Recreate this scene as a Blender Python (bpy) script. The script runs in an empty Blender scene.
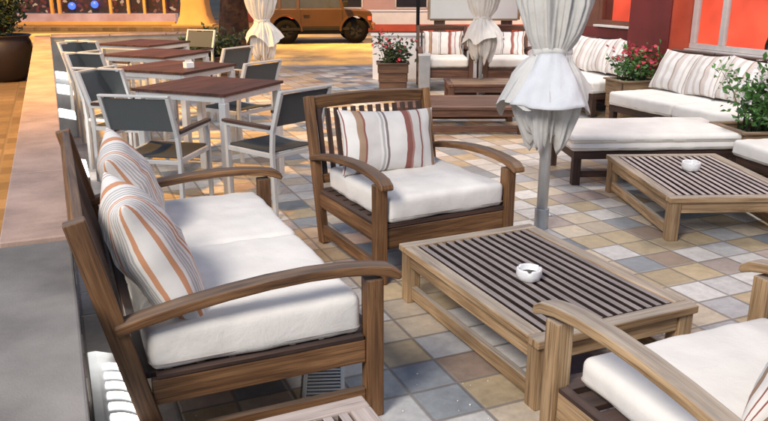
import bpy, bmesh, math, random
from mathutils import Vector, Matrix, noise
R = math.radians
S = bpy.context.scene
COL = S.collection
PI = math.pi

# ------------------------------------------------------------------ camera
cam_d = bpy.data.cameras.new('camera'); cam = bpy.data.objects.new('camera', cam_d); COL.objects.link(cam)
cam.location = (0, 0, 1.7)
cam.rotation_euler = (R(90 - 17.08), 0, R(-23.4))
cam_d.sensor_width = 36; cam_d.lens = 35.16
cam_d.clip_start = 0.05; cam_d.clip_end = 2000
S.camera = cam

# ------------------------------------------------------------------ world, sun, lamps, exposure
SUN_EL, SUN_AZ = R(50), R(241)      # azimuth measured clockwise from +Y (towards +X)
w = bpy.data.worlds.new('World'); S.world = w; w.use_nodes = True
nt = w.node_tree
bg = nt.nodes['Background']
sky = nt.nodes.new('ShaderNodeTexSky'); sky.sky_type = 'NISHITA'; sky.sun_disc = False
sky.sun_elevation = SUN_EL; sky.sun_rotation = SUN_AZ
nt.links.new(sky.outputs[0], bg.inputs[0]); bg.inputs[1].default_value = 0.085
sd = bpy.data.lights.new('sun', 'SUN'); so = bpy.data.objects.new('sun', sd); COL.objects.link(so)
sd.energy = 0.25; sd.angle = R(8); sd.color = (1.0, 0.93, 0.84)
dv = Vector((math.sin(SUN_AZ) * math.cos(SUN_EL), math.cos(SUN_AZ) * math.cos(SUN_EL), math.sin(SUN_EL)))
so.rotation_euler = dv.to_track_quat('Z', 'Y').to_euler()

def spot(name, loc, target, energy, size, color, blend=0.6, rad=0.25):
    d = bpy.data.lights.new(name, 'SPOT'); o = bpy.data.objects.new(name, d); COL.objects.link(o)
    o.location = loc; d.energy = energy; d.spot_size = R(size); d.spot_blend = blend; d.color = color
    d.shadow_soft_size = rad
    o.rotation_euler = (Vector(loc) - Vector(target)).to_track_quat('Z', 'Y').to_euler()
# floodlights of the terrace: one on a mast behind the viewer, two on the restaurant front
FL = (1.0, 0.93, 0.85)
spot('terrace_flood_light', (-4.0, -1.2, 6.2), (3.0, 4.4, 0), 2050, 100, FL, 0.6, 1.3)
spot('facade_light', (6.4, 4.2, 4.6), (4.2, 4.6, 0), 330, 130, FL, 0.8, 0.6)
spot('facade_light', (6.4, 9.2, 4.6), (5.4, 9.6, 0), 420, 130, FL, 0.8, 0.6)
SOD = (1.0, 0.47, 0.04)
spot('street_lamp_light', (5.2, 20.6, 6.5), (5.2, 21.0, 0), 13000, 90, SOD, 0.5)
spot('street_lamp_light', (-3.0, 10.5, 6), (-1.6, 10.5, 0), 4200, 100, SOD)
spot('street_lamp_light', (1.5, 28, 7), (2.5, 31, 0), 7000, 120, SOD)
spot('street_lamp_light', (14, 19, 7), (13, 23, 0), 3000, 110, (1.0, 0.55, 0.25))

S.view_settings.view_transform = 'Standard'; S.view_settings.look = 'None'
S.view_settings.gamma = 1.0; S.view_settings.use_curve_mapping = False
S.view_settings.exposure = 0.52
S.render.engine = 'CYCLES'
S.cycles.max_bounces = 6; S.cycles.use_denoising = True

# ------------------------------------------------------------------ materials
def new_mat(name, rough=0.6, metal=0.0, spec=None):
    m = bpy.data.materials.new(name); m.use_nodes = True
    b = m.node_tree.nodes['Principled BSDF']
    b.inputs['Roughness'].default_value = rough; b.inputs['Metallic'].default_value = metal
    if spec is not None: b.inputs['Specular IOR Level'].default_value = spec
    return m, m.node_tree, b
def N(t, kind, **kw):
    n = t.nodes.new(kind)
    for k, v in kw.items():
        if k in n.inputs: n.inputs[k].default_value = v
        else: setattr(n, k, v)
    return n
def ramp(t, fac, stops, interp='LINEAR'):
    n = t.nodes.new('ShaderNodeValToRGB'); e = n.color_ramp; e.interpolation = interp
    while len(e.elements) < len(stops): e.elements.new(0.5)
    for el, (p, c) in zip(e.elements, stops):
        el.position = p; el.color = (*c, 1) if len(c) == 3 else c
    t.links.new(fac, n.inputs[0]); return n
def bump(t, b, h, strength=0.2, dist=0.01):
    n = N(t, 'ShaderNodeBump', Strength=strength, Distance=dist); t.links.new(h, n.inputs['Height']); t.links.new(n.outputs[0], b.inputs['Normal'])
def mixc(t, fac, a, b_, mode='MIX'):
    n = t.nodes.new('ShaderNodeMix'); n.data_type = 'RGBA'; n.blend_type = mode
    for sock, v in ((n.inputs[0], fac), (n.inputs[6], a), (n.inputs[7], b_)):
        if hasattr(v, 'links'): t.links.new(v, sock)
        elif isinstance(v, (int, float)): sock.default_value = v
        else: sock.default_value = (*v, 1)
    return n.outputs[2]

def plain(name, col, rough=0.6, metal=0.0, var=0.12, scale=6.0, bmp=0.0, spec=None, bscale=60):
    m, t, b = new_mat(name, rough, metal, spec)
    tc = N(t, 'ShaderNodeTexCoord')
    n = N(t, 'ShaderNodeTexNoise', Scale=scale, Detail=6.0, Roughness=0.6); t.links.new(tc.outputs['Object'], n.inputs['Vector'])
    lo = tuple(c * (1 - var) for c in col); hi = tuple(min(1, c * (1 + var)) for c in col)
    r = ramp(t, n.outputs[0], [(0.3, lo), (0.7, hi)]); t.links.new(r.outputs[0], b.inputs['Base Color'])
    if bmp:
        n2 = N(t, 'ShaderNodeTexNoise', Scale=bscale, Detail=4.0); t.links.new(tc.outputs['Object'], n2.inputs['Vector'])
        bump(t, b, n2.outputs[0], bmp, 0.01)
    return m

def wood(name, dark, mid, light, rough=0.62, grey=(0.30, 0.28, 0.26), greyness=0.35, sx=2.2, sy=34):
    """grain follows each board: UV u runs along the board, v across it; weathered grey on faces that look up"""
    m, t, b = new_mat(name, rough)
    uv = N(t, 'ShaderNodeUVMap'); uv.uv_map = 'UVMap'
    mp = N(t, 'ShaderNodeMapping'); mp.inputs['Scale'].default_value = (sx, sy, 1); t.links.new(uv.outputs[0], mp.inputs[0])
    n = N(t, 'ShaderNodeTexNoise', Scale=1.0, Detail=7.0, Roughness=0.62, Distortion=0.6); t.links.new(mp.outputs[0], n.inputs['Vector'])
    r = ramp(t, n.outputs[0], [(0.28, dark), (0.5, mid), (0.75, light)])
    mp2 = N(t, 'ShaderNodeMapping'); mp2.inputs['Scale'].default_value = (1.3, 3.0, 1); t.links.new(uv.outputs[0], mp2.inputs[0])
    n2 = N(t, 'ShaderNodeTexNoise', Scale=1.0, Detail=3.0); t.links.new(mp2.outputs[0], n2.inputs['Vector'])
    r2 = ramp(t, n2.outputs[0], [(0.32, (0.55, 0.52, 0.5)), (0.68, (1.15, 1.12, 1.08))])
    c = mixc(t, 1.0, r.outputs[0], r2.outputs[0], 'MULTIPLY')
    mp3 = N(t, 'ShaderNodeMapping'); mp3.inputs['Scale'].default_value = (sx * 1.6, sy * 5, 1); t.links.new(uv.outputs[0], mp3.inputs[0])
    n3 = N(t, 'ShaderNodeTexNoise', Scale=1.0, Detail=3.0); t.links.new(mp3.outputs[0], n3.inputs['Vector'])
    r3 = ramp(t, n3.outputs[0], [(0.36, (0.45, 0.43, 0.42)), (0.46, (1, 1, 1)), (0.7, (1.08, 1.08, 1.08))])
    c = mixc(t, 0.8, c, r3.outputs[0], 'MULTIPLY')
    # sun-bleached grey patina on upper faces; slat sides stay dark as painted gap shade
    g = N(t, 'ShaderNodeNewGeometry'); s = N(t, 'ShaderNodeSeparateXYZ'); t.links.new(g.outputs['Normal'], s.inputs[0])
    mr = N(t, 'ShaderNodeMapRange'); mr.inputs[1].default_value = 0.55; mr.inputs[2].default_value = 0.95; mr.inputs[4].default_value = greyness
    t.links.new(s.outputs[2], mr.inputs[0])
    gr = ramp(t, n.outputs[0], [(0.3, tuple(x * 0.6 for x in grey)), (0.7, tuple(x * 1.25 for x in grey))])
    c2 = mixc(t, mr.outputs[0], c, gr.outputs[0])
    t.links.new(c2, b.inputs['Base Color'])
    bump(t, b, n.outputs[0], 0.35, 0.004)
    return m

def fabric(name, col, var=0.06, weave=900, rough=0.9, wr=0.25):
    m, t, b = new_mat(name, rough, spec=0.2)
    tc = N(t, 'ShaderNodeTexCoord')
    n = N(t, 'ShaderNodeTexNoise', Scale=5.0, Detail=5.0); t.links.new(tc.outputs['Object'], n.inputs['Vector'])
    r = ramp(t, n.outputs[0], [(0.3, tuple(c * (1 - var * 1.6) for c in col)), (0.72, tuple(min(1, c * (1 + var)) for c in col))])
    t.links.new(r.outputs[0], b.inputs['Base Color'])
    n2 = N(t, 'ShaderNodeTexNoise', Scale=9.0, Detail=8.0, Roughness=0.7, Distortion=0.4); t.links.new(tc.outputs['Object'], n2.inputs['Vector'])
    bump(t, b, n2.outputs[0], wr, 0.03)
    return m

def striped(name, base, stops, axis=0, wr=0.2):
    """stripes woven across the pillow, along UV u"""
    m, t, b = new_mat(name, 0.9, spec=0.2)
    uv = N(t, 'ShaderNodeUVMap'); uv.uv_map = 'UVMap'
    s = N(t, 'ShaderNodeSeparateXYZ'); t.links.new(uv.outputs[0], s.inputs[0])
    r = ramp(t, s.outputs[axis], stops, 'CONSTANT')
    tc = N(t, 'ShaderNodeTexCoord')
    n = N(t, 'ShaderNodeTexNoise', Scale=7.0, Detail=6.0); t.links.new(tc.outputs['Object'], n.inputs['Vector'])
    r2 = ramp(t, n.outputs[0], [(0.3, (0.86, 0.86, 0.87)), (0.7, (1, 1, 1))])
    t.links.new(mixc(t, 1.0, r.outputs[0], r2.outputs[0], 'MULTIPLY'), b.inputs['Base Color'])
    bump(t, b, n.outputs[0], wr, 0.02)
    return m

def emit(name, col, strength, var=None):
    m, t, b = new_mat(name, 0.4)
    b.inputs['Base Color'].default_value = (*[c * .25 for c in col], 1)
    b.inputs['Emission Color'].default_value = (*col, 1); b.inputs['Emission Strength'].default_value = strength
    if var:
        tc = N(t, 'ShaderNodeTexCoord'); n = N(t, 'ShaderNodeTexNoise', Scale=var, Detail=3.0); t.links.new(tc.outputs['Object'], n.inputs['Vector'])
        r = ramp(t, n.outputs[0], [(0.35, tuple(c * 0.45 for c in col)), (0.65, col)])
        t.links.new(r.outputs[0], b.inputs['Emission Color'])
    return m

M = {}
M['teak'] = wood('brown_teak', (0.055, 0.025, 0.010), (0.195, 0.095, 0.038), (0.36, 0.20, 0.09), greyness=0.55, grey=(0.15, 0.125, 0.105))
M['teak_dark'] = wood('dark_teak', (0.022, 0.012, 0.009), (0.062, 0.033, 0.024), (0.12, 0.065, 0.045), greyness=0.30, grey=(0.13, 0.10, 0.09))
M['teak_back'] = wood('dull_brown_teak', (0.035, 0.02, 0.013), (0.10, 0.055, 0.034), (0.17, 0.10, 0.06), greyness=0.35, grey=(0.17, 0.15, 0.13))  # darker, duller brown teak for the small far flower box
M['teak_pale'] = wood('pale_teak', (0.20, 0.115, 0.052), (0.42, 0.28, 0.15), (0.60, 0.45, 0.28), greyness=0.65, grey=(0.40, 0.365, 0.32))
M['slat'] = wood('weathered_slat_gap_shade', (0.02, 0.013, 0.010), (0.035, 0.022, 0.017), (0.06, 0.04, 0.03), greyness=0.95, grey=(0.30, 0.255, 0.24))  # near-black sides paint gap shade into the colour; grey tops are weathering
M['slat_pale'] = wood('pale_slat_gap_shade', (0.025, 0.014, 0.010), (0.05, 0.026, 0.019), (0.08, 0.05, 0.04), greyness=0.95, grey=(0.50, 0.43, 0.40))  # same painted gap shade on the sides, under paler weathered tops
M['teak_red'] = wood('red_teak', (0.055, 0.022, 0.012), (0.13, 0.06, 0.035), (0.22, 0.11, 0.065), greyness=0.25, grey=(0.24, 0.17, 0.14))
M['table_top'] = wood('dark_red_boards', (0.035, 0.012, 0.009), (0.075, 0.027, 0.018), (0.125, 0.05, 0.034), rough=0.55, greyness=0.0, sx=1.4, sy=26)
M['pale_board'] = wood('bleached_boards', (0.30, 0.22, 0.19), (0.45, 0.37, 0.33), (0.6, 0.52, 0.47), greyness=0.5, grey=(0.50, 0.44, 0.41))
M['crate'] = wood('crate_boards', (0.16, 0.09, 0.045), (0.32, 0.21, 0.115), (0.46, 0.33, 0.2), greyness=0.3)
M['bark'] = wood('bark', (0.028, 0.012, 0.006), (0.095, 0.038, 0.016), (0.20, 0.09, 0.035), rough=0.9, greyness=0, sx=2.5, sy=14)
M['cushion'] = fabric('cream_canvas', (0.80, 0.765, 0.71), wr=0.22)
M['piping'] = fabric('piping_cord', (0.42, 0.38, 0.34))
M['umbrella'] = fabric('umbrella_canvas', (0.64, 0.62, 0.585), var=0.08, wr=0.35)
M['umbrella_flap'] = fabric('umbrella_flap', (0.70, 0.71, 0.73), wr=0.35)
CR = (0.79, 0.755, 0.71); RD = (0.30, 0.12, 0.10); TN = (0.40, 0.27, 0.18); GY = (0.50, 0.48, 0.46); TE = (0.60, 0.30, 0.17); LT = (0.70, 0.66, 0.62)
M['stripe_red'] = striped('striped_canvas', CR, [(0, CR), (0.05, RD), (0.075, CR), (0.225, TN), (0.285, RD), (0.30, LT), (0.40, CR), (0.415, GY), (0.43, CR), (0.445, (0.25, 0.2, 0.2)), (0.46, CR),
    (0.575, RD), (0.62, (0.44, 0.24, 0.2)), (0.635, LT), (0.70, RD), (0.715, LT), (0.735, CR), (0.83, TN), (0.885, (0.3, 0.2, 0.14)), (0.895, CR), (0.965, RD), (0.98, CR)])
def pin(a, b, n, c1, c2):
    out = []
    for i in range(n):
        p = a + (b - a) * i / n; out += [(p, c1), (p + (b - a) / n * 0.55, c2)]
    return out
M['stripe_terra'] = striped('terracotta_striped_canvas', CR, [(0, CR), (0.06, TE), (0.11, CR)] + pin(0.15, 0.30, 4, GY, CR) + [(0.315, TE), (0.335, CR), (0.35, TE), (0.375, CR)]
    + pin(0.41, 0.56, 4, GY, CR) + [(0.59, TE), (0.66, CR), (0.80, (0.4, 0.3, 0.27)), (0.815, CR), (0.85, (0.45, 0.25, 0.2)), (0.87, CR), (0.95, GY), (0.96, CR)])
PK = (0.64, 0.56, 0.51)
M['stripe_soft'] = striped('soft_striped_canvas', CR, [(0, CR), (0.08, PK), (0.12, CR), (0.22, (0.36, 0.27, 0.21)), (0.24, PK), (0.33, CR), (0.42, PK), (0.47, CR), (0.56, (0.45, 0.33, 0.27)), (0.585, PK), (0.66, CR),
    (0.75, PK), (0.79, CR), (0.88, (0.42, 0.32, 0.28)), (0.91, CR)])
M['alu'] = plain('aluminium', (0.60, 0.615, 0.62), 0.38, 0.35, 0.08, 4)
M['alu_white'] = plain('pale_powder_coated_metal', (0.55, 0.555, 0.55), 0.4, 0.1, 0.06, 5)
M['mesh'] = plain('dark_mesh_sling', (0.032, 0.038, 0.041), 0.85, 0, 0.25, 300, 0.3, bscale=400)
M['mesh_grey'] = plain('grey_mesh_sling', (0.075, 0.085, 0.09), 0.85, 0, 0.2, 300, 0.3, bscale=400)
M['black'] = plain('black_rubber', (0.014, 0.014, 0.015), 0.8, spec=0.15)
M['steel'] = plain('galvanised_steel', (0.42, 0.45, 0.48), 0.35, 0.6, 0.15, 8)
M['porcelain'] = plain('white_porcelain', (0.83, 0.83, 0.82), 0.22, 0, 0.03)
M['ash'] = plain('ash', (0.08, 0.075, 0.07), 0.95)
M['concrete'] = plain('grey_concrete', (0.185, 0.17, 0.158), 0.8, 0, 0.42, 1.9, 0.15, bscale=160)
M['dark_concrete'] = plain('dark_rendered_wall', (0.27, 0.265, 0.255), 0.85, 0, 0.2, 3.5, 0.3)
M['stone'] = plain('warm_stone_cap', (0.43, 0.295, 0.235), 0.65, 0, 0.28, 3.2, 0.15)
M['render'] = plain('white_render', (0.72, 0.70, 0.69), 0.85, 0, 0.07, 3, 0.15)
M['red_paint'] = plain('dark_red_paint', (0.165, 0.022, 0.02), 0.45, 0, 0.25, 2.2)
M['orange_paint_and_lit_face'] = plain('orange_red_paint_and_lit_face', (0.52, 0.085, 0.04), 0.5, 0, 0.18, 2.2)  # real orange-red paint, and window light painted on the pillar side
M['brown_paint'] = plain('brown_paint', (0.16, 0.06, 0.035), 0.55, 0, 0.2, 3)
M['white_frame'] = plain('off_white_frame', (0.62, 0.57, 0.53), 0.5, 0, 0.1)
M['coral_glow'] = emit('lit_coral_interior', (1.0, 0.115, 0.055), 0.85, 1.1)
M['glass_dark'] = plain('dark_window', (0.03, 0.03, 0.035), 0.08, 0, 0.1)
m_, t_, b_ = new_mat('window_glass', 0.02)
t_.nodes.remove(b_); tr_ = N(t_, 'ShaderNodeBsdfTransparent'); gl_ = N(t_, 'ShaderNodeBsdfGlossy', Roughness=0.35); fr_ = N(t_, 'ShaderNodeFresnel', IOR=1.45); mx_ = N(t_, 'ShaderNodeMixShader')
ge_ = N(t_, 'ShaderNodeNewGeometry'); mu_ = N(t_, 'ShaderNodeMath', operation='MULTIPLY_ADD'); mu_.inputs[1].default_value = -1; mu_.inputs[2].default_value = 1; t_.links.new(ge_.outputs['Backfacing'], mu_.inputs[0])
m2_ = N(t_, 'ShaderNodeMath', operation='MULTIPLY'); t_.links.new(mu_.outputs[0], m2_.inputs[0]); t_.links.new(fr_.outputs[0], m2_.inputs[1]); t_.links.new(m2_.outputs[0], mx_.inputs[0]); t_.links.new(tr_.outputs[0], mx_.inputs[1]); t_.links.new(gl_.outputs[0], mx_.inputs[2]); t_.links.new(mx_.outputs[0], t_.nodes['Material Output'].inputs[0])
M['pane_glass'] = m_
M['lamp_white'] = emit('lamp_white', (1.0, 0.97, 0.92), 9.0)
M['louvre'] = emit('louvre_glow', (1.0, 0.99, 0.97), 3.0)
M['blue_lamp'] = emit('blue_lamp', (0.05, 0.14, 0.9), 1.3)
M['shop_glow'] = emit('shop_interior', (0.10, 0.012, 0.016), 0.6, 2.4)
def _shop():
    t = M['shop_glow'].node_tree; b = t.nodes['Principled BSDF']; b.inputs['Base Color'].default_value = (.012, .008, .008, 1)
    tc = N(t, 'ShaderNodeTexCoord'); v = N(t, 'ShaderNodeTexVoronoi', Scale=9.0); t.links.new(tc.outputs['Object'], v.inputs['Vector'])
    sc = N(t, 'ShaderNodeSeparateColor'); t.links.new(v.outputs['Color'], sc.inputs[0])
    r = ramp(t, sc.outputs[0], [(0, (.01, .004, .004)), (.45, (.05, .006, .008)), (.62, (.16, .014, .014)), (.76, (.02, .01, .012)), (.88, (.30, .10, .07)), (.96, (.6, .38, .24))], 'CONSTANT')
    t.links.new(r.outputs[0], b.inputs['Emission Color'])
_shop()
M['car_gold'] = plain('gold_car_paint', (0.080, 0.043, 0.020), 0.22, 0.3, 0.05, 2)
M['car_white'] = plain('white_car_paint', (0.72, 0.74, 0.78), 0.25, 0, 0.03, 2)
M['car_glass'] = plain('car_glass', (0.05, 0.055, 0.065), 0.05, 0.3, 0.1)
M['headlight'] = plain('headlight_glass', (0.75, 0.75, 0.72), 0.1, 0.2)
M['tyre'] = plain('tyre', (0.008, 0.0075, 0.0075), 1.0, spec=0.05)
M['soil'] = plain('soil', (0.05, 0.035, 0.022), 0.95, 0, 0.3, 30, 0.5)
def leafmat(name, c, v=0.45):
    m, t, b = new_mat(name, 0.5)
    g = N(t, 'ShaderNodeNewGeometry')
    r = ramp(t, g.outputs['Random Per Island'], [(0.0, tuple(x * (1 - v) for x in c)), (1.0, tuple(x * (1 + v) for x in c))])
    t.links.new(r.outputs[0], b.inputs['Base Color']); return m
M['leaf'] = leafmat('green_leaves', (0.075, 0.18, 0.04))
M['leaf_dark'] = leafmat('dark_leaves', (0.03, 0.05, 0.018))
M['petal_red'] = leafmat('red_petals', (0.55, 0.035, 0.07), 0.3)
M['petal_white'] = leafmat('white_petals', (0.80, 0.74, 0.72), 0.08)
M['terracotta_pot'] = plain('dark_glazed_pot', (0.018, 0.010, 0.010), 0.5, 0, 0.2, 5)
M['plinth_glow'] = emit('display_floor_glow', (0.62, 0.40, 0.40), 0.45, 1.6)  # emission paints the shop lights' brightness onto the plinth
M['ochre'] = plain('ochre_render', (0.42, 0.27, 0.12), 0.8, 0, 0.12, 1.5, 0.2)
M['rose'] = plain('rose_render', (0.50, 0.33, 0.31), 0.85, 0, 0.12, 0.8)
M['board'] = plain('pale_board', (0.60, 0.60, 0.56), 0.7, 0, 0.05, 2)

# tiles -----------------------------------------------------------------
def tiles(name, size, ox, oy, cols, grout, gw=0.012, rough=0.5, grout_mix=1.0):
    m, t, b = new_mat(name, rough)
    tc = N(t, 'ShaderNodeTexCoord'); s = N(t, 'ShaderNodeSeparateXYZ'); t.links.new(tc.outputs['Object'], s.inputs[0])
    def mth(op, a, b_=None):
        n = N(t, 'ShaderNodeMath'); n.operation = op
        for i, v in enumerate((a, b_)):
            if v is None: continue
            if hasattr(v, 'links'): t.links.new(v, n.inputs[i])
            else: n.inputs[i].default_value = v
        return n.outputs[0]
    u = mth('DIVIDE', mth('SUBTRACT', s.outputs[0], ox), size); v = mth('DIVIDE', mth('SUBTRACT', s.outputs[1], oy), size)
    fu, fv = mth('FLOOR', u), mth('FLOOR', v)
    cmb = N(t, 'ShaderNodeCombineXYZ'); t.links.new(fu, cmb.inputs[0]); t.links.new(fv, cmb.inputs[1])
    wn = N(t, 'ShaderNodeTexWhiteNoise'); wn.noise_dimensions = '2D'; t.links.new(cmb.outputs[0], wn.inputs['Vector'])
    r = ramp(t, wn.outputs['Value'], cols, 'CONSTANT')
    sc = N(t, 'ShaderNodeSeparateColor'); t.links.new(wn.outputs['Color'], sc.inputs[0])
    rv = ramp(t, sc.outputs[1], [(0, (0.84, 0.84, 0.85)), (1, (1.08, 1.07, 1.05))])
    n = N(t, 'ShaderNodeTexNoise', Scale=17.0, Detail=9.0, Roughness=0.72); t.links.new(tc.outputs['Object'], n.inputs['Vector'])
    rn = ramp(t, n.outputs[0], [(0.3, (0.72, 0.72, 0.73)), (0.7, (1.1, 1.1, 1.1))])
    n3 = N(t, 'ShaderNodeTexNoise', Scale=1.1, Detail=4.0); t.links.new(tc.outputs['Object'], n3.inputs['Vector'])
    rn3 = ramp(t, n3.outputs[0], [(0.33, (0.78, 0.77, 0.76)), (0.62, (1.05, 1.05, 1.05))])
    c = mixc(t, 1.0, mixc(t, 1.0, r.outputs[0], rv.outputs[0], 'MULTIPLY'), rn.outputs[0], 'MULTIPLY')
    c = mixc(t, 1.0, c, rn3.outputs[0], 'MULTIPLY')
    du = mth('ABSOLUTE', mth('SUBTRACT', mth('SUBTRACT', u, fu), 0.5)); dv_ = mth('ABSOLUTE', mth('SUBTRACT', mth('SUBTRACT', v, fv), 0.5))
    edge = mth('MAXIMUM', du, dv_)
    mr = N(t, 'ShaderNodeMapRange'); mr.inputs[1].default_value = 0.5 - gw * 1.6 / size * 0.5 - 0.012; mr.inputs[2].default_value = 0.5 - gw / size * 0.25
    t.links.new(edge, mr.inputs[0])
    f = mth('MULTIPLY', mr.outputs[0], grout_mix)
    t.links.new(mixc(t, f, c, grout), b.inputs['Base Color'])
    rr = N(t, 'ShaderNodeMapRange'); rr.inputs[3].default_value = rough - 0.12; rr.inputs[4].default_value = rough + 0.2
    t.links.new(n.outputs[0], rr.inputs[0]); t.links.new(rr.outputs[0], b.inputs['Roughness'])
    h = mth('SUBTRACT', mth('MULTIPLY', n.outputs[0], 0.25), mr.outputs[0])
    bump(t, b, h, 0.6, 0.006)
    return m
WH, CRM, SAND, LG, BG, SL, PKT, TER = (0.70, 0.68, 0.64), (0.60, 0.51, 0.39), (0.53, 0.42, 0.265), (0.47, 0.47, 0.47), (0.31, 0.335, 0.355), (0.20, 0.225, 0.245), (0.50, 0.41, 0.36), (0.36, 0.27, 0.21)
M['tiles'] = tiles('mixed_stone_tiles', 0.2335, 3.105, 3.275,
    [(0, WH), (0.27, CRM), (0.47, SAND), (0.65, LG), (0.77, BG), (0.87, SL), (0.905, PKT), (0.98, TER)], (0.20, 0.175, 0.155), 0.012, 0.42, 0.8)
M['border_tiles'] = tiles('pale_border_tiles', 0.33, -.03, 0, [(0, (.58, .54, .51)), (.4, (.62, .57, .54)), (.75, (.54, .51, .49))], (.35, .32, .30), 0.010, 0.45, .7)
M['pavers'] = tiles('street_pavers', 0.30, 0, 0, [(0, (0.16, 0.115, 0.075)), (0.4, (0.19, 0.14, 0.10)), (0.7, (0.13, 0.09, 0.06))], (0.12, 0.09, 0.07), 0.02, 0.7)
M['asphalt'] = plain('asphalt', (0.28, 0.25, 0.20), 0.85, 0, 0.45, 0.7, 0.6, bscale=30)
M['kerb'] = plain('kerb_stone', (0.50, 0.40, 0.37), 0.75, 0, 0.15, 2)
M['earth'] = plain('earth', (0.10, 0.085, 0.06), 0.95, 0, 0.3, 0.3)

# ------------------------------------------------------------------ mesh helpers
rnd = random.Random(7)
class MB:
    def __init__(s): s.v = []; s.f = []; s.uv = []; s.sm = []
    def face(s, idx, uvs, smooth=False): s.f.append(tuple(idx)); s.uv.append(uvs); s.sm.append(smooth)
    def board(s, p0, p1, wd, th, up=(0, 0, 1)):
        """a plank from p0 to p1, wd across and th along up"""
        p0, p1 = Vector(p0), Vector(p1); d = p1 - p0; L = d.length; d.normalize(); up = Vector(up)
        side = d.cross(up)
        if side.length < 1e-4: side = d.cross(Vector((0, 1, 0)))
        side.normalize(); u2 = side.cross(d).normalized()
        ou, ov = rnd.random() * 50, rnd.random() * 50; b = len(s.v)
        for p in (p0, p1):
            for a, c in ((-1, -1), (1, -1), (1, 1), (-1, 1)):
                s.v.append(p + side * (a * wd / 2) + u2 * (c * th / 2))
        per = [0, wd, wd + th, 2 * wd + th, 2 * (wd + th)]
        for i in range(4):
            j = (i + 1) % 4
            s.face((b + i, b + j, b + 4 + j, b + 4 + i), [(ou, ov + per[i]), (ou, ov + per[i + 1]), (ou + L, ov + per[i + 1]), (ou + L, ov + per[i])])
        s.face((b + 3, b + 2, b + 1, b), [(ou, ov), (ou, ov + wd), (ou + th, ov + wd), (ou + th, ov)])
        s.face((b + 4, b + 5, b + 6, b + 7), [(ou, ov), (ou, ov + wd), (ou + th, ov + wd), (ou + th, ov)])
        return s
    def box(s, x0, x1, y0, y1, z0, z1):
        dx, dy, dz = x1 - x0, y1 - y0, z1 - z0; cx, cy, cz = (x0 + x1) / 2, (y0 + y1) / 2, (z0 + z1) / 2
        if dx >= dy and dx >= dz: return s.board((x0, cy, cz), (x1, cy, cz), dy, dz)
        if dy >= dz: return s.board((cx, y0, cz), (cx, y1, cz), dx, dz)
        return s.board((cx, cy, z0), (cx, cy, z1), dx, dy, (0, 1, 0))
    def strip(s, pts, wd, th, side=(1, 0, 0)):
        """plank bent along a path; wd along side, th across"""
        side = Vector(side).normalized(); pts = [Vector(p) for p in pts]; b = len(s.v); n = len(pts); ou, ov = rnd.random() * 50, rnd.random() * 50; L = 0; Ls = []
        wds = wd if isinstance(wd, (list, tuple)) else [wd] * n
        ths = th if isinstance(th, (list, tuple)) else [th] * n
        for i, p in enumerate(pts):
            d = (pts[min(i + 1, n - 1)] - pts[max(i - 1, 0)]).normalized(); u = side.cross(d).normalized()
            if i: L += (p - pts[i - 1]).length
            Ls.append(L)
            for a, c in ((-1, -1), (1, -1), (1, 1), (-1, 1)): s.v.append(p + side * (a * wds[i] / 2) + u * (c * ths[i] / 2))
        wm, tm = wds[0], ths[0]; per = [0, wm, wm + tm, 2 * wm + tm, 2 * (wm + tm)]
        for i in range(n - 1):
            for k in range(4):
                j = (k + 1) % 4; a0, a1 = b + 4 * i, b + 4 * (i + 1)
                s.face((a0 + k, a0 + j, a1 + j, a1 + k), [(ou + Ls[i], ov + per[k]), (ou + Ls[i], ov + per[k + 1]), (ou + Ls[i + 1], ov + per[k + 1]), (ou + Ls[i + 1], ov + per[k])])
        e = b + 4 * (n - 1); q = [(ou, ov), (ou, ov + wm), (ou + tm, ov + wm), (ou + tm, ov)]
        s.face((b + 3, b + 2, b + 1, b), q); s.face((e, e + 1, e + 2, e + 3), q)
        return s
    def tube(s, pts, r, n=8, closed=False, cap=True):
        pts = [Vector(p) for p in pts]; b = len(s.v); m = len(pts); prev = None
        rs = r if isinstance(r, (list, tuple)) else [r] * m
        for i, p in enumerate(pts):
            if closed: d = pts[(i + 1) % m] - pts[i - 1]
            else: d = pts[min(i + 1, m - 1)] - pts[max(i - 1, 0)]
            d.normalize()
            x = (d.cross(Vector((0, 0, 1))) if abs(d.z) < 0.95 else d.cross(Vector((1, 0, 0)))) if prev is None else (prev - d * prev.dot(d))
            x.normalize(); prev = x; y = d.cross(x)
            for k in range(n):
                a = 2 * PI * k / n; s.v.append(p + (x * math.cos(a) + y * math.sin(a)) * rs[i])
        rng = m if closed else m - 1
        for i in range(rng):
            i2 = (i + 1) % m
            for k in range(n):
                k2 = (k + 1) % n
                s.face((b + i * n + k, b + i * n + k2, b + i2 * n + k2, b + i2 * n + k), [(i * .1, k / n), (i * .1, (k + 1) / n), (i * .1 + .1, (k + 1) / n), (i * .1 + .1, k / n)], True)
        if cap and not closed:
            s.face([b + k for k in range(n)][::-1], [(0, 0)] * n); s.face([b + (m - 1) * n + k for k in range(n)], [(0, 0)] * n)
        return s
    def lathe(s, prof, n=24, c=(0, 0, 0), fn=None):
        b = len(s.v); m = len(prof)
        for i, (r, z) in enumerate(prof):
            for k in range(n):
                a = 2 * PI * k / n; rr, zz = (r, z) if fn is None else fn(r, z, a, i)
                s.v.append(Vector((c[0] + rr * math.cos(a), c[1] + rr * math.sin(a), c[2] + zz)))
        for i in range(m - 1):
            for k in range(n):
                k2 = (k + 1) % n
                s.face((b + i * n + k, b + i * n + k2, b + (i + 1) * n + k2, b + (i + 1) * n + k), [(k / n * 3, i / m), ((k + 1) / n * 3, i / m), ((k + 1) / n * 3, (i + 1) / m), (k / n * 3, (i + 1) / m)], True)
        return s
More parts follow.
